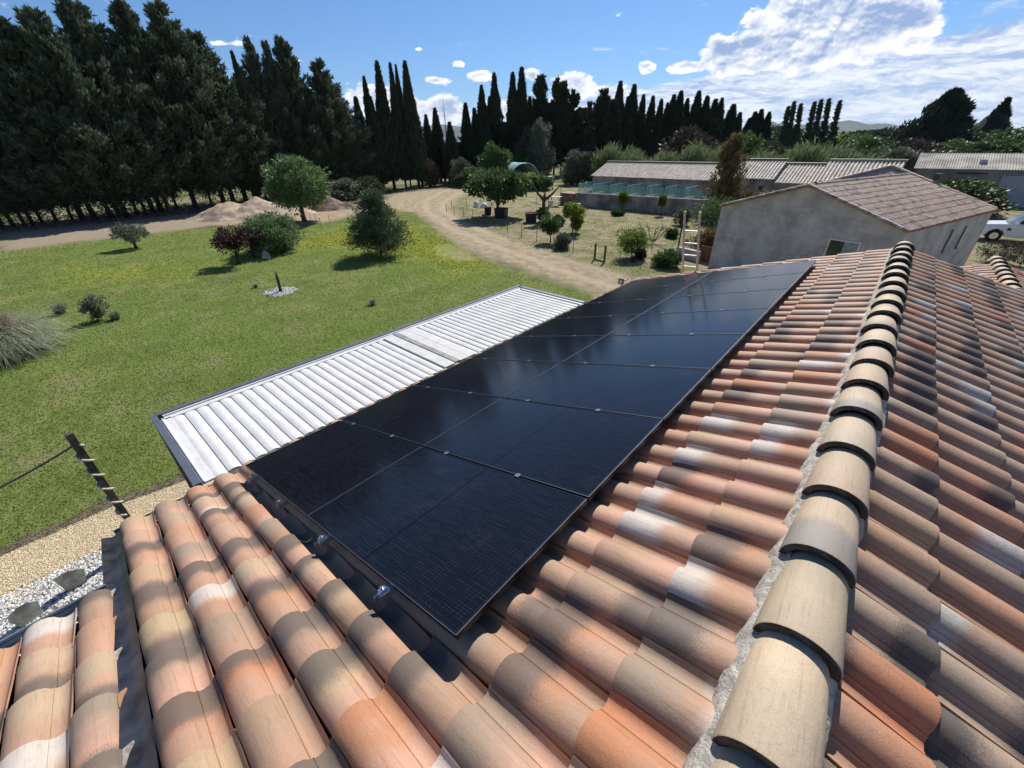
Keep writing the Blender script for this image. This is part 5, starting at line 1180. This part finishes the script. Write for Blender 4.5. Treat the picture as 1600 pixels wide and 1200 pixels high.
for i, (q, wd) in enumerate([((-62.26, 59.32, 8.32), 3.0), ((-56.91, 72.29, 15.81), 3.1), ((-55.94, 74.30, 11.90), 2.8), ((-55.69, 75.73, 15.58), 2.2), ((-55.11, 77.38, 15.16), 2.4), ((-54.70, 80.10, 14.01), 3.0), ((-54.32, 82.77, 11.42), 3.0), ((-54.19, 85.23, 12.47), 1.7), ((-54.27, 88.72, 12.96), 3.0), ((-54.44, 90.95, 14.83), 3.4), ((-53.80, 93.64, 13.15), 3.2), ((-51.33, 101.79, 11.00), 3.5), ((-45.41, 108.91, 10.95), 3.5), ((-40.28, 115.16, 10.29), 3.0), ((-57.77, 69.01, 9.32), 3.0), ((-59.31, 63.65, 8.29), 3.0), ((-62.37, 56.27, 5.90), 2.6)]):
    far_tree('fea', q, 'broad feathery dark conifer among the cypresses, %s one from the track' % ordn(i), 'broad_conifer', 'conifer', FG, wd, 14, 2.9)
for i, q in enumerate([(-28.21, 137.13, 12.62), (-26.78, 137.42, 13.59), (-25.13, 138.74, 13.17), (-23.29, 140.08, 13.39), (-21.79, 141.33, 13.87), (-19.97, 142.61, 14.08), (-18.79, 144.79, 13.60)]):
    po_ = far_tree('pop', q, 'tall narrow poplar, %s from the cypress side of its row' % ordn(i), 'poplar', 'poplar', 'row of poplars beyond the low building', 1.55, 16, 1.35); po_.rotation_euler = (0, -.10-.03*(i % 3), 0)

# the two wind bent conifers at the right
def skewed(name, q, wid, sk, label, seed, n=9000, mat=L_CYP):
    x, y, h_ = q; g = np.random.default_rng(seed); t = g.random(n)**1.1; a = g.random(n)*2*PI
    prof = np.minimum(1, (t+.04)/.2)**.5*np.maximum(0, 1-t)**(.62 if n > 8000 else 1.15); lump = 1+.2*np.sin(t*26+a*2)+.14*np.sin(a*3+t*11)
    rr = wid*prof*lump*(.72+.36*g.random(n)); c_, s_ = math.cos(.0), math.sin(.0)
    P_ = np.stack([rr*np.cos(a)+sk*(t**1.3-.45), rr*np.sin(a), h_*(.03+.95*t)], 1)
    D_ = np.stack([np.cos(a)*.4+.55, np.sin(a)*.4, np.full(n, .9)], 1)+g.normal(size=(n, 3))*.3
    o = thing(name, label, 'conifer', (x, y, 0))
    core = [(v[0]+sk*((v[2]/h_)**1.3-.45), v[1], v[2]) for v in corecone([(.05, .2), (wid*.7, h_*.15), (wid*.6, h_*.45), (wid*.3, h_*.75), (.02, h_*.93)])]
    link('crown', leaves('crown', P_, D_, .9*(.6+.8*g.random(n)), .34, mat, None, g, core), o); mb = MB(); mb.tube([(-sk*.45, 0, 0), (-sk*.2, 0, h_*.5)], [.35, .2], 8); mb.obj('trunk', M_BARKD, o)
skewed('windswept_conifer', (-0.25, 150.00, 14.90), 8.0, .8, 'large dark windswept conifer standing above the barn', 71)
skewed('windswept_conifer', (9.81, 169.72, 13.47), 7.0, .8, 'smaller windswept conifer with a bent spire right of the large one', 72, 7000)

# bare tops
def bare_tree(name, label, loc, h_, seed, r0=.09, n=26, spread=.9, mat=M_BARKD, start=.35):
    g = random.Random(seed); o = thing(name, label, 'tree', loc); mb = MB(); mb.tube([(0, 0, 0), (.02*h_, 0, h_*.5), (0, .01*h_, h_)], [r0, r0*.6, .012], 6); mb.obj('trunk', mat, o)
    mb = MB()
    for i in range(n):
        z = h_*(start+(1-start)*i/n); a = g.uniform(0, 6.28); L_ = spread*(1-i/n*.7)*g.uniform(.5, 1); d = Vector((math.cos(a), math.sin(a), .9))*L_
        mb.tube([(0, 0, z), (d.x*.6, d.y*.6, z+d.z*.4), (d.x, d.y, z+d.z)], [.03, .02, .006], 4)
    mb.obj('twigs', mat, o)
q = (-57.01, 10.69, 15.74); bare_tree('bare_tree', 'thin bare dead treetop rising between two hedge conifers', (q[0], q[1], 0), q[2], 4, .16, 30, 1.6, M_BARK, .6)
q = (-60.74, 52.07, 12.33); bare_tree('bare_tree', 'leafless pole-like dead tree by the bend of the track', (q[0], q[1], 0), q[2], 5, .14, 24, .9, M_BARK, .45)

# single trees and shrubs on the lawn and in the yard
def solo(name, label, cat, q, crown, trunk, rz=0, scale=1.0, group=None):
    o = thing(name, label, cat, (q[0], q[1], 0), rz, group); o.scale = (scale,)*3
    link('crown', crown, o); link('trunk', trunk, o); return o
solo('round_tree', 'round bright leaved tree on a short trunk by the earth heaps', 'tree', (-40.09, 16.96), cloud_crown(2.5, 2.5, 1.85, 3.05, 501, 150, 80, .30, .26, .13, L_OAK, .62, .1), trunk_mb(2.0, .19, .14, 51, 6, 1.8, .75, .04).mesh('trunk', M_BARK, True))
solo('large_shrub', 'large rounded grey green shrub on the lawn beside the purple ones', 'shrub', (-29.63, 10.23), cloud_crown(1.75, 1.55, 1.12, 1.12, 502, 120, 80, .30, .18, .075, L_OAK, .55), trunk_mb(.7, .08, .05, 52, 4, .7).mesh('trunk', M_BARKD, True))
solo('purple_shrub', 'dark purple leaved shrub with a short trunk, the left of two', 'shrub', (-27.67, 7.40), cloud_crown(1.02, .85, .72, 1.35, 503, 60, 55, .34, .13, .06, L_PLUM, .35), trunk_mb(.95, .10, .05, 53, 6, .9, .3, .05).mesh('trunk', M_BARKD, True))
solo('purple_shrub', 'sparser purple shrub between the dark one and the large green shrub', 'shrub', (-28.65, 8.58), cloud_crown(.85, .7, .62, 1.0, 504, 34, 50, .34, .12, .05, L_PLUM, .35), trunk_mb(.8, .06, .03, 54, 6, .8, .3, .06).mesh('trunk', M_BARKD, True))
q = (-28.08, 9.04); tag(blobmesh(0, (0, 0, 0), (.28, .24, .42), 8).obj('garden_boulder', M_STONE, None, True, loc=(q[0], q[1], 0)), 'grey upright boulder in front of the large shrub', 'boulder')
o = solo('young_conifer', 'open branched young conifer with a lighter leafy top on the lawn', 'tree', (-23.12, 13.90), feather_crown(3.35, 1.70, 505, nb=230, t0=.06, mat=L_PINE, L=.14, W=.05, dens=85, core=False, up=.14, pw=.95, tp=1.0), trunk_mb(3.0, .055, .02, 55, 0, bend=.01).mesh('trunk', M_BARKD, True))
link('leafy_top', cloud_crown(.30, .30, .34, 2.85, 506, 16, 40, .4, .13, .07, L_LIME, .4), o)
solo('leaning_shrub', 'pale green shrub leaning left on the lawn near the hedge', 'shrub', (-38.19, 4.49), cloud_crown(.95, .9, .58, .98, 507, 40, 60, .34, .20, .05, L_GREY, .35), trunk_mb(.8, .10, .06, 57, 5, .8, .3, .06).mesh('trunk', M_BARKD, True))
solo('small_olive_shrub', 'small grey green bush with a lean, beside the pampas grass', 'shrub', (-22.30, 0.61), cloud_crown(.44, .36, .33, .66, 508, 30, 60, .34, .085, .035, L_GREY, .35), cloud_crown(.24, .22, .26, .26, 509, 20, 60, .4, .07, .03, L_OAK, .3))
def tuft(name, label, cat, loc, n, h_, r, mat, seed, w_=.012, droop=.6, group=None, kind=None):
    """arching blades from one root"""
    g = np.random.default_rng(seed); a = g.random(n)*2*PI; out = r*(.25+.9*g.random(n)); hh = h_*(.55+.55*g.random(n)); b0 = .28*r*np.sqrt(g.random(n)); a0 = g.random(n)*2*PI
    F_ = []; base = np.stack([b0*np.cos(a0), b0*np.sin(a0), np.zeros(n)], 1); dirv_ = np.stack([np.cos(a), np.sin(a)], 1); side = np.stack([-np.sin(a), np.cos(a), np.zeros(n)], 1)
    P_ = []
    for k in range(5):
        t = k/4; rad = out*t**1.3; z = hh*(1-(1-t)**1.7)-droop*h_*.55*np.maximum(0, t-.45)**1.4*(.4+1.4*g.random(n))*2
        P_.append(base+np.column_stack([dirv_*rad[:, None], np.maximum(z, .02)]))
    for k in range(4):
        wa, wb = w_*(1-k/4.6), w_*(1-(k+1)/4.6)
        F_.append(np.stack([P_[k]-side*wa, P_[k]+side*wa, P_[k+1]+side*wb, P_[k+1]-side*wb], 1))
    vs = np.stack(F_, 1).reshape(-1, 3); me_ = fastmesh(name, vs, 4, mat, np.repeat(g.random(n), 4))
    return me_
q = (-20.21, -1.78); pg = thing('pampas_grass', 'big arching clump of pampas grass at the lawn edge', 'grass clump', (q[0]-.55, q[1]-.25, 0))
link('green_blades', tuft('b', '', '', None, 5200, 1.15, 1.75, L_PAMP, 61, .014, .95), pg); link('dry_blades', tuft('b', '', '', None, 1100, 1.5, 1.15, L_PAMPB, 62, .010, .35), pg)
# pruned stump in its ring of white stones
q = (-20.42, 6.74); st = thing('pruned_stump', 'bare pruned little tree in a ring of white stones on the lawn', 'tree', (q[0], q[1], 0))
mb = MB(); mb.tube([(0, 0, 0), (0, .02, .35), (-.05, .04, .72)], [.075, .055, .06], 8); mb.obj('trunk', M_BARKD, st)
mb = MB()
for p0, p1, p2 in [((0, 0, .12), (-.16, .05, .32), (-.25, .05, .42)), ((0, 0, .1), (.10, 0, .3), (.14, .02, .47)), ((-.03, .04, .7), (.03, .05, .85), (.12, .05, 1.02)), ((-.04, .04, .7), (-.07, .05, .85), (-.09, .02, .98)), ((-.03, .04, .7), (-.16, .04, .74), (-.2, .0, .78)), ((.05, 0, .2), (.15, 0, .33), (.22, 0, .42))]: mb.tube([p0, p1, p2], [.022, .014, .006], 5)
mb.obj('branches', M_BARKD, st)
pebbles('white_stone_ring', 700, (q[0]-.85, q[0]+.85), (q[1]-.85, q[1]+.85), .045, M_PB, .0, 8, lambda c: (np.hypot(c[:, 0]-q[0], c[:, 1]-q[1]) < .62+.18*np.random.default_rng(3).random(len(c))))
for i, (p_, r_) in enumerate([((-24.59, -0.37), .55), ((-21.93, 1.00), .42), ((-15.49, 8.52), .28), ((-22.10, 6.27), .2)]):
    o = link('wild_grass_tuft', tuft('b', '', '', None, 260, r_*.9, r_, L_GREY, 63+i, .007, .5), None, (p_[0], p_[1], 0)); tag(o, ['faint grey tuft just right of the pampas grass', 'pale grassy tuft right of the leaning bush', 'tiny grey tuft in the open lawn above the pergola', 'tiny tuft left of the stone ringed stump'][i], 'grass tuft')

# yard trees
solo('umbrella_tree', 'wide flat crowned leafy tree in the dry yard', 'tree', (-27.73, 29.30), cloud_crown(2.9, 2.6, .95, 2.65, 520, 120, 85, .55, .30, .17, L_MED, .5, .25), trunk_mb(1.9, .15, .12, 60, 7, 2.2, .8, .03, .5, .35).mesh('trunk', M_BARK, True), group=None)
o = solo('pollarded_tree', 'hard pruned tree with stubby limbs and a few leaves', 'tree', (-22.64, 29.54), cloud_crown(.55, .5, .45, 2.95, 521, 18, 45, .45, .2, .12, L_MED, .5), trunk_mb(1.75, .17, .14, 61, 3, 1.7, .95, .02, .65, .6).mesh('trunk', M_BARK, True))
ivy = link('lower_leaves', cloud_crown(.5, .5, .55, .6, 522, 24, 50, .45, .16, .1, L_MED, .5), o)
for nm, lb, q, rx, rz_, zc, mt_, tr, sd_ in [
    ('round_bush', 'ball shaped yellow green bush on a stem in the yard', (-10.81, 22.50), .92, .62, .98, L_LIME, .7, 530),
    ('young_tree', 'yellow green young tree with a thin stem in the yard', (-17.63, 26.53), .85, .45, 1.65, L_LIME, 1.6, 531),
    ('young_tree', 'smaller leafy shoot right beside the yellow green young tree', (-17.69, 27.11), .38, .55, .75, L_LIME, .6, 532),
    ('yard_shrub', 'spiky green shrub on a short stem near the stakes', (-17.13, 23.20), .62, .52, 1.05, L_MED, .8, 533),
    ('yard_shrub', 'greyish low shrub inside the staked yard', (-15.49, 22.24), .50, .42, .42, L_GREY, .3, 534),
    ('yard_shrub', 'small dark dead looking bush behind the spiky shrub', (-20.53, 28.77), .45, .35, .4, L_DRY, .3, 535),
    ('sapling', 'small yellow green sapling before the yard wall, left one', (-20.44, 39.17), .38, .50, 1.25, L_LIME, 1.1, 536),
    ('sapling', 'small yellow green sapling before the yard wall, right one', (-16.30, 38.65), .28, .50, 1.25, L_LIME, 1.1, 537),
    ('low_weed', 'low dark weed in the yard right of the bare fig', (-11.40, 29.54), .35, .28, .28, L_MED, .2, 538),
    ('low_weed', 'low weed at the foot of the yard wall', (-19.36, 36.40), .55, .22, .2, L_MED, .2, 539),
    ('corner_bush', 'leafy green bush beside the corner of the grey house', (-8.80, 29.66), 1.25, 1.1, 1.55, L_MED, .9, 540),
    ('corner_bush', 'olive brown bush behind the ladder rungs', (-7.94, 26.17), .85, .62, .72, L_BROWN, .5, 541),
    ('corner_bush', 'low green bush left of the low wall stub', (-8.43, 22.03), .75, .42, .38, L_MED, .2, 542),
    ('red_flowers', 'small reddish plant beside the dark flower pot', (-10.34, 22.68), .22, .22, .26, L_PLUM, .15, 543),
    ('pole_plant', 'small grey green plant behind the thin pole top', (-12.88, 34.89), .55, .55, .65, L_GREY, .4, 544)]:
    solo(nm, lb, 'plant' if 'weed' in nm or 'flow' in nm else 'tree' if 'tree' in nm or nm == 'sapling' else 'bush', q, cloud_crown(rx*.95, rx*.85, rz_, zc, sd_, 38, 95, .46, .14, .06, mt_, .45), trunk_mb(tr, .045, .03, sd_, 3, rx*.6).mesh('trunk', M_BARK, True))
def fig(label, q, h_, spread, seed):
    g = random.Random(seed); o = thing('bare_fig', label, 'tree', (q[0], q[1], 0)); mb = MB()
    for k in range(5):
        a = k*1.3; d = Vector((math.cos(a)*spread, math.sin(a)*spread, h_)); p0 = Vector((0, 0, .1)); p1 = d*.5; p1.z *= .8; mb.tube([p0, p1, d], [.05, .032, .02], 6)
        for j in range(4):
            b_ = g.uniform(-1.2, 1.2)+a; e = Vector((math.cos(b_), math.sin(b_), .8))*spread*.45; s_ = p1.lerp(d, .3+.2*j); mb.tube([s_, s_+e*.6, s_+e], [.025, .02, .008], 5)
    mb.obj('limbs', simple('pale bark', (.26,.22,.17), .9), o)
fig('bare pale limbed fig tree behind the ball shaped bush', (-11.61, 26.97), 1.05, .8, 3)
# columnar browning tree by the kennels, shrubs around
q = (-11.36, 38.87, 5.69)
o = thing('browning_cypress', 'columnar tree with rust coloured foliage before the low building', 'tree', (q[0], q[1], 0))
link('crown', feather_crown(q[2], 1.75, 550, nb=110, t0=.10, mat=L_BROWN, L=.28, W=.08, dens=60, core=False, up=1.3), o); mb = trunk_mb(3.5, .14, .05, 70); mb.obj('trunk', M_BARKD, o, True)
q = (-9.14, 38.43, 2.34); solo('rusty_bush', 'lower rust and green bush right of the browning column tree', 'bush', q, cloud_crown(1.7, 1.4, 1.3, 1.4, 551, 60, 70, .3, .22, .08, L_BROWN, .5), trunk_mb(1.2, .1, .05, 71, 3, .8).mesh('trunk', M_BARKD, True))
BG = 'bushes between the track bend and the tunnel'
for i, (q, wd, mk, lb) in enumerate([((-53.84, 56.44, 5.54), 2.6, 0, 'green leafy tree left of the tunnel'), ((-52.36, 49.42, 2.69), 2.3, 0, 'bright green bush at the bend of the track'), ((-55.05, 49.45, 3.89), 1.7, 3, 'pale green willowy bush under the cypresses by the track'), ((-55.13, 63.38, 4.68), 1.7, 0, 'small round green tree behind the tunnel'), ((-52.74, 67.93, 9.12), 2.2, 3, 'tall grey green leafy tree in front of the dark conifers'), ((-55.31, 67.15, 8.22), 1.9, 4, 'half dead brownish tree behind the tunnel'), ((-41.64, 51.20, 2.18), 2.4, 2, 'yellow green bush before the tunnel end'), ((-40.35, 52.23, 2.33), 1.5, 4, 'orange brown bush right of the tunnel'), ((-40.60, 61.86, 4.70), 2.3, 3, 'grey green bush at the left end of the low building'), ((-38.59, 63.14, 4.32), 2.6, 1, 'dark green bush touching the low building end'), ((-41.64, 61.17, 2.41), 1.5, 3, 'small pale bush before the dark tree gap'), ((-20.96, 75.13, 6.23), 3.6, 0, 'light green round tree behind the column tree'), ((-33.27, 85.77, 7.83), 4.2, 4, 'leafless brown tree before the far cypresses'), ((-48.01, 28.83, 2.58), 1.5, 1, 'dark thin bush by the track behind the young conifer'), ((-52.90, 28.31, 2.31), 2.0, 3, 'pale bush under the hedge beside the earth heap'), ((-58.13, 45.79, 3.79), 1.6, 4, 'twiggy shrub at the cypress feet by the track')]):
    place(USED, 'bush%d' % mk, 'bush', lb, 'bush', (q[0], q[1], 0), random.uniform(0, 6), (wd/1.9, wd/1.9, q[2]/3.4), None)
RG = 'trees and bushes of the far plain'
lst = [((-26.69, 116.99, 5.39), 3.5, 1), ((-38.03, 170.82, 9.04), 7, 1), ((-30.06, 146.96, 7.93), 5, 1), ((-15.69, 149.18, 6.75), 5.5, 2), ((-12.75, 139.42, 6.13), 5, 0), ((-10.08, 129.61, 5.84), 5, 0), ((-7.66, 119.76, 5.15), 4, 1), ((-10.02, 169.70, 7.33), 7, 1), ((-8.72, 179.79, 7.85), 7.5, 1), ((-5.78, 169.90, 6.93), 6, 1), ((-19.64, 219.12, 7.93), 9, 1), ((-16.93, 229.38, 7.74), 9, 1), ((-2.23, 109.98, 4.76), 4.5, 0), ((-1.42, 104.99, 5.54), 3.8, 4), ((-2.94, 94.95, 4.40), 3.2, 3), ((4.66, 129.92, 4.94), 5, 0), ((6.22, 119.84, 4.39), 5, 0), ((7.45, 114.76, 4.63), 4.5, 1), ((12.24, 159.53, 6.46), 8, 1), ((13.10, 149.43, 6.62), 7, 0), ((11.63, 119.44, 5.49), 6, 0), ((6.86, 189.88, 6.13), 8, 1), ((-5.66, 99.84, 4.15), 3.5, 0), ((-8.59, 99.63, 3.97), 3.5, 1), ((-12.22, 109.32, 4.22), 4, 1), ((17.36, 159.06, 6.71), 8, 1)]
for i, (q, wd, mk) in enumerate(lst):
    place(USED, 'bush%d' % mk, 'plain_tree', 'rounded tree of the plain beyond the roofs, %s listed from the poplars rightwards' % ordn(i) if False else ('low rounded tree of the far plain, %s of its scattered group' % ordn(i)), 'tree', (q[0], q[1], 0), random.uniform(0, 6), (wd/1.9, wd/1.9, q[2]/3.4), RG)
q = (3.44, 51.89, 2.13); q2 = (4.37, 49.81, 2.06)
for i, (q, wd, mk, lb) in enumerate([((2.87, 55.93, 2.42), 2.6, 1, 'olive yellow bush before the barn, left one'), ((3.98, 53.85, 2.21), 2.3, 1, 'olive yellow bush before the barn, right one'), ((3.51, 56.89, 2.43), 2.3, 0, 'green bush between the two olive ones')]):
    place(USED, 'bush%d' % mk, 'bush', lb, 'bush', (q[0], q[1], 0), random.uniform(0, 6), (wd/1.9, wd/1.9, q[2]/3.4), None)
q = (4.79, 33.43); solo('dry_bush', 'dry twiggy brown bush beyond the wing roof', 'bush', q, cloud_crown(.9, .8, .5, .55, 560, 30, 60, .35, .2, .03, L_DRY, .4), trunk_mb(.5, .04, .02, 72, 4, .5).mesh('trunk', M_BARKD, True))

# cane thicket behind the low building (uncountable)
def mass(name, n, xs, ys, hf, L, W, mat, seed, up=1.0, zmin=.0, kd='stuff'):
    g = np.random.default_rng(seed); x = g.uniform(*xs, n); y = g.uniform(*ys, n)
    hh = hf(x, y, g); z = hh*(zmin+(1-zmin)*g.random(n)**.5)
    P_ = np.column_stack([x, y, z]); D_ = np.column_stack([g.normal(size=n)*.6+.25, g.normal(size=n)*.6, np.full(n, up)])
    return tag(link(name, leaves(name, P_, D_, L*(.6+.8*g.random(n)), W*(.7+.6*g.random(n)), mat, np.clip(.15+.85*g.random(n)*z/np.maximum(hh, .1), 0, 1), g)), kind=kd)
hf = lambda x, y, g: 3.85+.55*np.sin(x*.55)+.4*np.sin(x*1.7+y)+.35*g.normal(size=len(x))
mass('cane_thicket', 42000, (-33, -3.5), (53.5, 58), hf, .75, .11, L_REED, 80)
hf2 = lambda x, y, g: np.clip((3.2+2.4*np.sin(x*.045+1)+2.0*np.sin(x*.021+y*.013)+1.2*np.sin(x*.13+y*.09)), 1.2, 9)*(.75+.3*g.random(len(x)))
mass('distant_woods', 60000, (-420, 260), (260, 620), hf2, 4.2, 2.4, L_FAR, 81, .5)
mass('field_scrub', 16000, (-110, 40), (120, 250), lambda x, y, g: np.clip(2.1+1.5*np.sin(x*.12)+1.0*np.sin(x*.31+y*.11), .3, 5)*(.7+.4*g.random(len(x))), 1.7, .8, L_FAR, 82, .6)
mass('hedge_foot_litter', 9000, (-64, -54), (-8, 40), lambda x, y, g: .12+.10*g.random(len(x)), .3, .08, L_DRY, 83, .2)
# woods far beyond the hedge, seen between trunks
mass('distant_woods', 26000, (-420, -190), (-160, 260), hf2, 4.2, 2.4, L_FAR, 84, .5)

# ------------------------------------------------------------------ earth heaps
def heap(name, label, c, rx, ry, h_, rz, mat, seed, peaks):
    mb = MB(); nx2, ny2 = 60, 44; ca, sa = math.cos(rz), math.sin(rz)
    for j in range(ny2+1):
        for i in range(nx2+1):
            u, v = -1+2*i/nx2, -1+2*j/ny2; z = 0
            for (pu, pv, ru, rv, ph) in peaks: z = max(z, ph*(1-math.hypot((u-pu)/ru, (v-pv)/rv)))
            nz = noise.noise((u*4+seed, v*4, 0))*.12+noise.noise((u*11+seed, v*11, 2))*.11+noise.noise((u*30, v*30, seed))*.06
            z = max(-.03, z+nz*(.35 if z > 0 else 0)*1.5+(0 if z > 0 else -.03)) if True else z
            X_, Y_ = u*rx, v*ry; mb.v.append((c[0]+X_*ca-Y_*sa, c[1]+X_*sa+Y_*ca, z*h_))
    for j in range(ny2):
        for i in range(nx2): a = j*(nx2+1)+i; mb.f.append((a, a+1, a+nx2+2, a+nx2+1))
    tag(mb.obj(name, mat, None, True), label, 'earth heap')
heap('earth_heap', 'pale sandy heap of earth left of the round tree', (-47.59, 15.69), 6.2, 3.6, 1.75, math.radians(62), M_SOIL1, 1, [(-.35, 0, .6, .8, .85), (.05, .05, .55, .7, .98), (.35, 0, .55, .6, .72), (-.1, -.3, .5, .5, .6)])
heap('earth_heap', 'reddish brown heap of earth right of the round tree', (-46.45, 22.13), 4.8, 2.7, 1.5, math.radians(60), M_SOIL2, 2, [(.05, 0, .55, .7, 1.0), (-.4, .1, .45, .6, .62), (.45, 0, .4, .5, .45)])

# ------------------------------------------------------------------ far hills
prof = [(-59.19, 1.46), (-54.91, 1.62), (-49.72, 2.09), (-48.10, 1.89), (-41.46, 1.36), (-30.15, 1.06), (-19.70, 1.05), (-15.91, 1.14), (-13.63, 1.60), (-13.25, 1.70), (-12.64, 1.40), (-12.09, 1.66), (-10.95, 1.24), (-8.54, 1.34), (-7.43, 1.46), (-6.71, 1.59), (-5.83, 1.36), (-4.92, 1.12), (-4.39, 1.23), (-3.71, 1.18), (-3.10, 1.04), (-2.66, 0.95), (-2.24, 1.06), (-1.71, 0.82), (-0.18, 0.59), (1.45, 0.64), (3.88, 0.39), (6.71, 0.40), (11.45, 0.58)]
prof = [(-100, .5), (-80, .7)]+list(prof)+[(40, 1.3), (80, .8)]
mb = MB(); D1, D2 = 5200, 8200; azs = np.arange(-98, 78, .2)
pa, pe = np.array([p_[0] for p_ in prof]), np.array([p_[1] for p_ in prof])
for a in azs:
    e_ = float(np.interp(a, pa, pe))+.10*noise.noise((a*1.1, 0, 0))+.05*noise.noise((a*4.3, 0, 5)); h_ = EYE+D2*math.tan(math.radians(max(e_, .1)))
    for k in range(7):
        t = k/6; dd = D1+(D2-D1)*t; z = h_*t**.8*(1+.22*noise.noise((a*1.6, t*3, 7))*(1-t)) if k else -10
        mb.v.append((math.sin(math.radians(a))*dd, math.cos(math.radians(a))*dd, z))
for i in range(len(azs)-1):
    for k in range(6): a = i*7+k; mb.f.append((a, a+7, a+8, a+1))
tag(mb.obj('hills', simple('wooded hill', (.045, .06, .045), 1, var=.3, vscale=.002), None, True), kind='structure')

# ------------------------------------------------------------------ air
HAZE = True
if HAZE:
    mb = MB(); mb.box((0, 0, 395), (18000, 18000, 800)); hz_ = mb.obj('haze', None)
    mt = bpy.data.materials.new('air'); mt.use_nodes = True; t = NT(mt.node_tree); t.n.clear()
    out = t.node('ShaderNodeOutputMaterial'); pv = t.node('ShaderNodeVolumePrincipled'); pv.inputs['Color'].default_value = (.72, .84, 1, 1); pv.inputs['Density'].default_value = 0.00003; pv.inputs['Anisotropy'].default_value = .2
    t.link(pv.outputs[0], out.inputs['Volume']); hz_.data.materials.append(mt); tag(hz_, kind='stuff')
